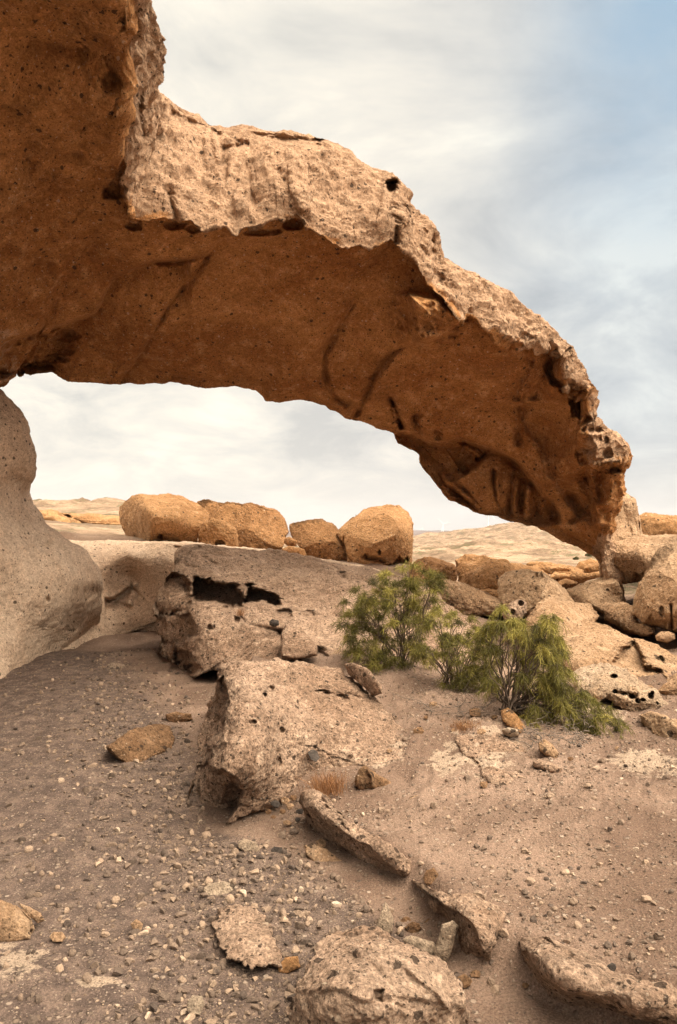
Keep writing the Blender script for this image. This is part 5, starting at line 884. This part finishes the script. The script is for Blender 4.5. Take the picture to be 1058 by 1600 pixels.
def shrub(label, base, Y0, clumps, nlimb, seed, blade=.045, droop=.5, depth=.38, ntw=13, bare=(), per=9):
    """clumps: (px, py, radius px, weight) measured on the photo; every clump gets its own depth"""
    rs = np.random.RandomState(seed); root = P(base[0], base[1], Y0); e = empty('shrub', root, label, 'shrub')
    V, Fc, off = [], [], 0; LV, LT = [], []
    mpx = Y0 / F
    cl = []
    for (px, py, r, wgt) in clumps:
        for _ in range(int(wgt)):
            a, q = rs.uniform(0, 2 * PI), math.sqrt(rs.rand()) * r * 1.25
            cl.append(P(px + q * math.cos(a), py + q * math.sin(a), Y0 + rs.uniform(-1, 1) * depth))
    cl = np.array(cl)
    limbs = []
    for k in range(nlimb):
        t = cl[rs.randint(len(cl))]; mid = lerp(root, t, .5) + np.array([rs.normal(0, .09), rs.normal(0, .09), rs.uniform(-.05, .12)]); tt = np.linspace(0, 1, 9)[:, None]; rt = root + rs.normal(0, 1, 3) * np.array([.035, .05, 0])
        c = (1 - tt) ** 2 * rt + 2 * tt * (1 - tt) * mid + tt ** 2 * t; c += rs.normal(0, .014, c.shape) * np.minimum(tt * 2, 1); limbs.append(c); off = tube(c, .0075, .0022, V, Fc, off)
    limbs = np.array(limbs)
    for t in list(cl):
        li = np.argmin(np.linalg.norm(limbs[:, -1] - t, axis=1) * rs.uniform(.6, 1.4, len(limbs))); s = limbs[li][rs.randint(2, 7)]
        tt = np.linspace(0, 1, 6)[:, None]; mid = lerp(s, t, .5) + np.array([0, 0, .05]) + rs.normal(0, .02, 3); c = (1 - tt) ** 2 * s + 2 * tt * (1 - tt) * mid + tt ** 2 * t
        off = tube(c, .0035, .0014, V, Fc, off, 4)
        outw = t - root; outw[2] *= .5; outw /= np.linalg.norm(outw) + 1e-6
        tone0 = np.clip(rs.normal(.48, .28), 0, 1)
        for _ in range(ntw):                        # fine twigs that arch over and hang, clothed with needle leaves
            d = outw * .5 + rs.normal(0, .6, 3); d[2] += .35; d /= np.linalg.norm(d); Lg = rs.uniform(.05, .13) * (Y0 / 6) ** .5
            m = 7; u = np.linspace(0, 1, m)[:, None]; tw = t + d * Lg * u + np.array([0, 0, -1.0]) * Lg * droop * u ** 2 * 1.3
            off = tube(tw, .0011, .0006, V, Fc, off, 3)
            nb = per * 2; uu = rs.rand(nb, 1); pb = t + d * Lg * uu + np.array([0, 0, -1.0]) * Lg * droop * uu ** 2 * 1.3
            db = d * .4 + rs.normal(0, .45, (nb, 3)) + np.array([0, 0, -droop * .9]); db /= np.linalg.norm(db, axis=1)[:, None]
            ln = rs.uniform(.5, 1.2, (nb, 1)) * blade; sd_ = np.cross(db, rs.normal(size=(nb, 3))); sd_ /= np.linalg.norm(sd_, axis=1)[:, None] + 1e-9; wd = .0015
            tip = pb + db * ln + np.array([0, 0, -.25]) * ln * droop
            LV.append(np.stack([pb - sd_ * wd, pb + sd_ * wd, tip + sd_ * wd * .4, tip - sd_ * wd * .4], 1).reshape(-1, 3)); LT.append(np.repeat(np.clip(tone0 + rs.normal(0, .12, nb), 0, 1), 4))
    for (a, b, r0) in bare:
        c0 = P(a[0], a[1], Y0 + rs.uniform(-.15, .05)); c1_ = P(b[0], b[1], Y0 + rs.uniform(-.25, .05)); tt = np.linspace(0, 1, 8)[:, None]; c = lerp(c0, c1_, tt) + rs.normal(0, .012, (8, 3)); off = tube(c, r0, r0 * .4, V, Fc, off)
    mesh('branches', np.vstack(V), np.vstack(Fc), BARK, e, base=root)
    LV = np.vstack(LV); mesh('foliage', LV, np.arange(len(LV)).reshape(-1, 4), LEAF, e, base=root, attrs=dict(tone=np.concatenate(LT)), smooth=False)
    return e
s1 = [(645, 905, 22, 10), (672, 915, 16, 8), (620, 920, 24, 9), (590, 930, 24, 10), (565, 945, 22, 10), (555, 975, 20, 9), (575, 1000, 24, 9), (600, 975, 24, 8), (630, 955, 24, 8), (590, 1035, 20, 7), (615, 1040, 18, 6), (560, 1015, 14, 5), (655, 935, 18, 6), (625, 1000, 26, 8), (650, 985, 26, 8), (600, 1020, 24, 8), (640, 1030, 20, 6), (575, 960, 30, 8)]
shrub('feathery green shrub against the layered outcrop, tallest and leftmost of the three shrubs', (628, 1058), Yz(628, 1058, .36), s1, 22, 5, droop=.45, blade=.05, depth=.30)
s2 = [(690, 975, 22, 9), (680, 1000, 20, 8), (715, 985, 20, 6), (735, 1000, 20, 8), (745, 1030, 18, 6), (700, 1025, 16, 4), (735, 1075, 20, 8), (720, 1050, 24, 8), (695, 1050, 22, 6), (752, 1060, 20, 8), (670, 1020, 16, 5), (760, 1010, 20, 6)]
shrub('low thin green shrub with bare twigs, between the two larger shrubs', (705, 1085), Yz(705, 1085, .32), s2, 14, 6, droop=.6, depth=.25, bare=[((705, 1085), (650, 1060), .005), ((650, 1060), (612, 1040), .004), ((705, 1085), (690, 1040), .004)])
s3 = [(790, 975, 22, 9), (770, 995, 20, 8), (820, 985, 16, 7), (848, 990, 16, 7), (862, 1015, 18, 7), (840, 1035, 22, 7), (868, 1045, 20, 8), (855, 1075, 24, 9), (880, 1085, 20, 8), (900, 1100, 22, 9), (850, 1110, 22, 8), (880, 1130, 22, 9), (915, 1125, 16, 6), (940, 1115, 12, 4), (958, 1130, 8, 5), (900, 1150, 20, 6), (860, 1150, 20, 6), (885, 1172, 20, 7), (842, 1140, 16, 5), (810, 1010, 18, 4), (832, 1062, 18, 4), (855, 970, 10, 4), (910, 1172, 12, 4), (820, 1120, 20, 5), (870, 1100, 26, 9), (835, 1060, 26, 8), (800, 1040, 24, 5), (925, 1150, 16, 6), (775, 1060, 20, 4)]
shrub('wide drooping green shrub with a dark fan of stems, rightmost of the three', (797, 1108), Yz(797, 1108, .36), s3, 30, 7, droop=.85, blade=.055, depth=.32, bare=[((797, 1108), (770, 1010), .007), ((797, 1108), (765, 1050), .006), ((797, 1108), (790, 1000), .007), ((797, 1108), (815, 1020), .007), ((797, 1108), (835, 1030), .007), ((797, 1108), (890, 1100), .006), ((880, 1090), (925, 1125), .003)])
# dead twigs under the shrubs
rs = np.random.RandomState(9); V, Fc, off = [], [], 0
for k in range(420):
    bxp, byp = (rs.uniform(640, 770), rs.uniform(1050, 1120)) if k < 260 else (rs.uniform(820, 920), rs.uniform(1100, 1165))
    Y = Yz(bxp, byp, .33) + rs.normal(0, .1); a = P(bxp, byp, Y); dr = rs.normal(0, 1, 3); dr[2] = abs(dr[2]) * .35; dr /= np.linalg.norm(dr); Lg = rs.uniform(.08, .30) if k < 260 else rs.uniform(.05, .16)
    t = np.linspace(0, 1, 7)[:, None]; c = a + dr * Lg * t + np.cumsum(rs.normal(0, .009, (7, 3)), 0); off = tube(c, rs.uniform(.0015, .004), .0008, V, Fc, off, 4)
for pts, r0 in ((c6([(160, 398), (190, 430), (235, 455), (275, 470)]), .009), (c6([(190, 430), (230, 440), (260, 445)]), .004), (c6([(200, 390), (260, 440), (300, 500)]), .004)):
    c = np.array([P(x, y, Yz(x, y, .33)) for x, y in pts]); c = np.array([lerp(c[int(u)], c[min(int(u) + 1, len(c) - 1)], u % 1) for u in np.linspace(0, len(c) - 1.001, 12)]); c[:, 2] += .02 + rs.normal(0, .004, 12); off = tube(c, r0, r0 * .4, V, Fc, off, 6)
tag(mesh('dead_brushwood', np.vstack(V), np.vstack(Fc), DEAD), 'tangle of dead grey twigs under the green shrubs', 'brushwood', kind='stuff')
# reddish grass tuft, little tufts
STRAW = tone_mat('dry_grass', [(0.0, (0.16, 0.065, 0.025)), (1.0, (0.36, 0.19, 0.09))], .8, transl=.2)
def tuft(label, px, py, z, n, h, spread, seed, cat='grass tuft', mat=None):
    rs = np.random.RandomState(seed); c = P(px, py, Yz(px, py, z)); V = []; T = []
    for k in range(n):
        b = c + rs.normal(0, 1, 3) * np.array([spread, spread, 0]) * .4; d = rs.normal(0, .45, 3); d[2] = 1; d /= np.linalg.norm(d); Lg = h * rs.uniform(.4, 1.1); s_ = np.cross(d, rs.normal(size=3)); s_ /= np.linalg.norm(s_); w_ = .0012
        m = b + d * Lg * .6; e_ = b + d * Lg + np.array([d[0], d[1], -.25]) * Lg * .35
        V += [b - s_ * w_, b + s_ * w_, m + s_ * w_ * .8, m - s_ * w_ * .8, m - s_ * w_ * .8, m + s_ * w_ * .8, e_ + s_ * w_ * .2, e_ - s_ * w_ * .2]; T += [rs.rand()] * 8
    o = mesh('grass_tuft', np.array(V), np.arange(len(V)).reshape(-1, 4), mat or STRAW, attrs=dict(tone=np.array(T)), smooth=False); tag(o, label, cat)
tuft('reddish dry grass tuft at the lower right corner of the big slab', 512, 1236, .13, 420, .13, .13, 3)
tuft('tiny brown dry tuft alone on the right slope', 980, 1276, .2, 60, .035, .03, 4)
tuft('tiny dry tuft in the dark hollow of the layered outcrop', 375, 962, .75, 90, .10, .06, 5)
tuft('short olive tuft beside the broken pale bedrock slab below the shrubs', 725, 1140, .3, 260, .08, .12, 8)

# ---------------------------------------------------------------- far things
def lump_bush(label, px, py, Y, wpx, hpx, seed, group=None):
    rs = np.random.RandomState(seed); c = P(px, py, Y); n = 900; s = Y / F
    p = rs.normal(0, 1, (n, 3)); p /= np.linalg.norm(p, axis=1)[:, None]; p *= rs.rand(n, 1) ** .4; p[:, 2] = np.abs(p[:, 2]); p = p * np.array([wpx, wpx, hpx * 2]) * s / 2 * (1 + .3 * perlin(p * 2, seed))[:, None]
    a = rs.normal(0, 1, (n, 3)) * s * 1.0; b = rs.normal(0, 1, (n, 3)) * s * 1.0
    V = np.stack([c + p, c + p + a, c + p + b], 1).reshape(-1, 3); o = mesh('shrub', V, np.arange(3 * n).reshape(-1, 3), FARLEAF, attrs=dict(tone=np.repeat(rs.rand(n), 3)), smooth=False); tag(o, label, 'shrub', group)
FARLEAF = tone_mat('far_leaf', [(0.0, (0.06, 0.055, 0.025)), (1.0, (0.15, 0.13, 0.06))], .8, transl=.2)
lump_bush('dark round bush in the distant valley below the arch, larger of two', 833, 868, 90, 8, 8, 1)
lump_bush('smaller dark bush in the distant valley, right of the larger one', 874, 867, 95, 9, 5, 2)
for i, (x, y, Y, wd) in enumerate([(808, 872, 80, 12), (790, 868, 100, 7), (920, 868, 60, 14), (900, 874, 55, 10), (700, 862, 130, 9), (893, 860, 120, 6), (945, 880, 45, 9)]):
    lump_bush('low grey-green scrub bush scattered over the far badlands', x, y, Y, wd * .8, 3, 10 + i, 'scrub bushes on the far badlands')
TW = plain_mat('turbine_white', (0.80, 0.80, 0.78), .5, .03, 1)
def turbine(label, px, pyb, pyt, Y, ang, blades=(1, 1, 1), blen=.42, group='wind turbines on the horizon'):
    b = P(px, pyb, Y); t = P(px, pyt, Y); H = t[2] - b[2]; e = empty('wind_turbine', b, label, 'wind turbine', group)
    def cone(a, c, r0, r1, n=10):
        V, Fc = [], []; tube(np.array([a, lerp(a, c, .5), c]), r0, r1, V, Fc, 0, n); return np.vstack(V), np.vstack(Fc)
    v, f = cone(b, t, H * .030, H * .020); mesh('tower', v, f, TW, e)
    dv, df = ico(2); mesh('nacelle', dv * np.array([.018, .05, .018]) * H + t + np.array([0, -.01 * H, 0]), df, TW, e)
    hub = t + np.array([0, -.06 * H, 0]); mesh('hub', dv * .02 * H + hub, df, TW, e)
    for k in range(3):
        a = radians(ang + 120 * k); d = np.array([math.sin(a), 0, math.cos(a)]); s_ = np.array([d[2], 0, -d[0]]); L_ = blen * H
        pts = [(0, .014), (.15, .036), (.5, .026), (1, .010)]; V = []
        for u, w_ in pts:
            c = hub + d * L_ * u; V += [c - s_ * w_ * H + [0, -.006 * H, 0], c + s_ * w_ * H * .6 + [0, -.006 * H, 0], c + s_ * w_ * H * .6 + [0, .006 * H, 0], c - s_ * w_ * H + [0, .006 * H, 0]]
        Fc = [(4 * i + j, 4 * i + (j + 1) % 4, 4 * i + 4 + (j + 1) % 4, 4 * i + 4 + j) for i in range(3) for j in range(4)] + [(0, 1, 2, 3), (15, 14, 13, 12)]
        mesh('blade', np.array(V), Fc, TW, e)
turbine('largest white wind turbine beyond the valley, three blades visible', 692.5, 843, 819, 2600, -45, blen=.5)
turbine('white wind turbine whose upper half hides behind the arch', 763, 836, 800, 2700, 20)
turbine('tiny faint wind turbine on the horizon beside the tallest boulder', 660, 838, 826, 5200, 10)
PY = plain_mat('pylon_grey', (0.35, 0.33, 0.31), .6, .05, 1)
def pylon(label, px, pyb, pyt, Y):
    b = P(px, pyb, Y); H = P(px, pyt, Y)[2] - b[2]; e = empty('pylon', b, label, 'pylon', 'pylons on the horizon')
    V, Fc, off = [], [], 0; r = H * .012
    for sx in (-1, 1):
        for sy in (-1, 1): off = tube(np.array([b + [sx * H * .11, sy * H * .11, 0], b + [sx * H * .05, sy * H * .05, H * .5], b + [0, 0, H]]), r, r, V, Fc, off, 4)
    for k in range(6):
        z0, z1 = H * k / 6, H * (k + 1) / 6; w0, w1 = .11 * H * (1 - k / 6.5), .11 * H * (1 - (k + 1) / 6.5)
        for s in (-1, 1): off = tube(np.array([b + [s * w0, 0, z0], b + [0, 0, (z0 + z1) / 2], b + [-s * w1, 0, z1]]), r * .6, r * .6, V, Fc, off, 3)
    mesh('mast', np.vstack(V), np.vstack(Fc), PY, e)
    for z in (.66, .8, .93):
        V, Fc = [], []; tube(np.array([b + [-H * .2, 0, H * z], b + [0, 0, H * (z + .02)], b + [H * .2, 0, H * z]]), r, r, V, Fc, 0, 4); mesh('crossarm', np.vstack(V), np.vstack(Fc), PY, e)
pylon('thin grey pylon on the horizon, left of two beneath the arch', 786, 836, 823, 2500)
pylon('wider grey pylon on the horizon, right of two beneath the arch', 803, 834, 817, 2300)

# ---------------------------------------------------------------- haze: thin air over the valley
hv, hf = np.array([(x, y, z) for x in (-7500, 7500) for y in (-7500, 7500) for z in (-140, 260)], float), [(0, 1, 3, 2), (4, 6, 7, 5), (0, 4, 5, 1), (2, 3, 7, 6), (0, 2, 6, 4), (1, 5, 7, 3)]
hm = bpy.data.materials.new('haze'); hm.use_nodes = True; nt = hm.node_tree; nt.nodes.clear()
ho = N(nt, 'ShaderNodeOutputMaterial'); pv_ = N(nt, 'ShaderNodeVolumePrincipled'); pv_.inputs['Color'].default_value = (0.86, 0.86, 0.90, 1); pv_.inputs['Density'].default_value = 0.00009
L(nt, pv_.outputs[0], ho.inputs['Volume'])
tag(mesh('haze', hv, hf, hm, smooth=False, origin=False), kind='stuff')
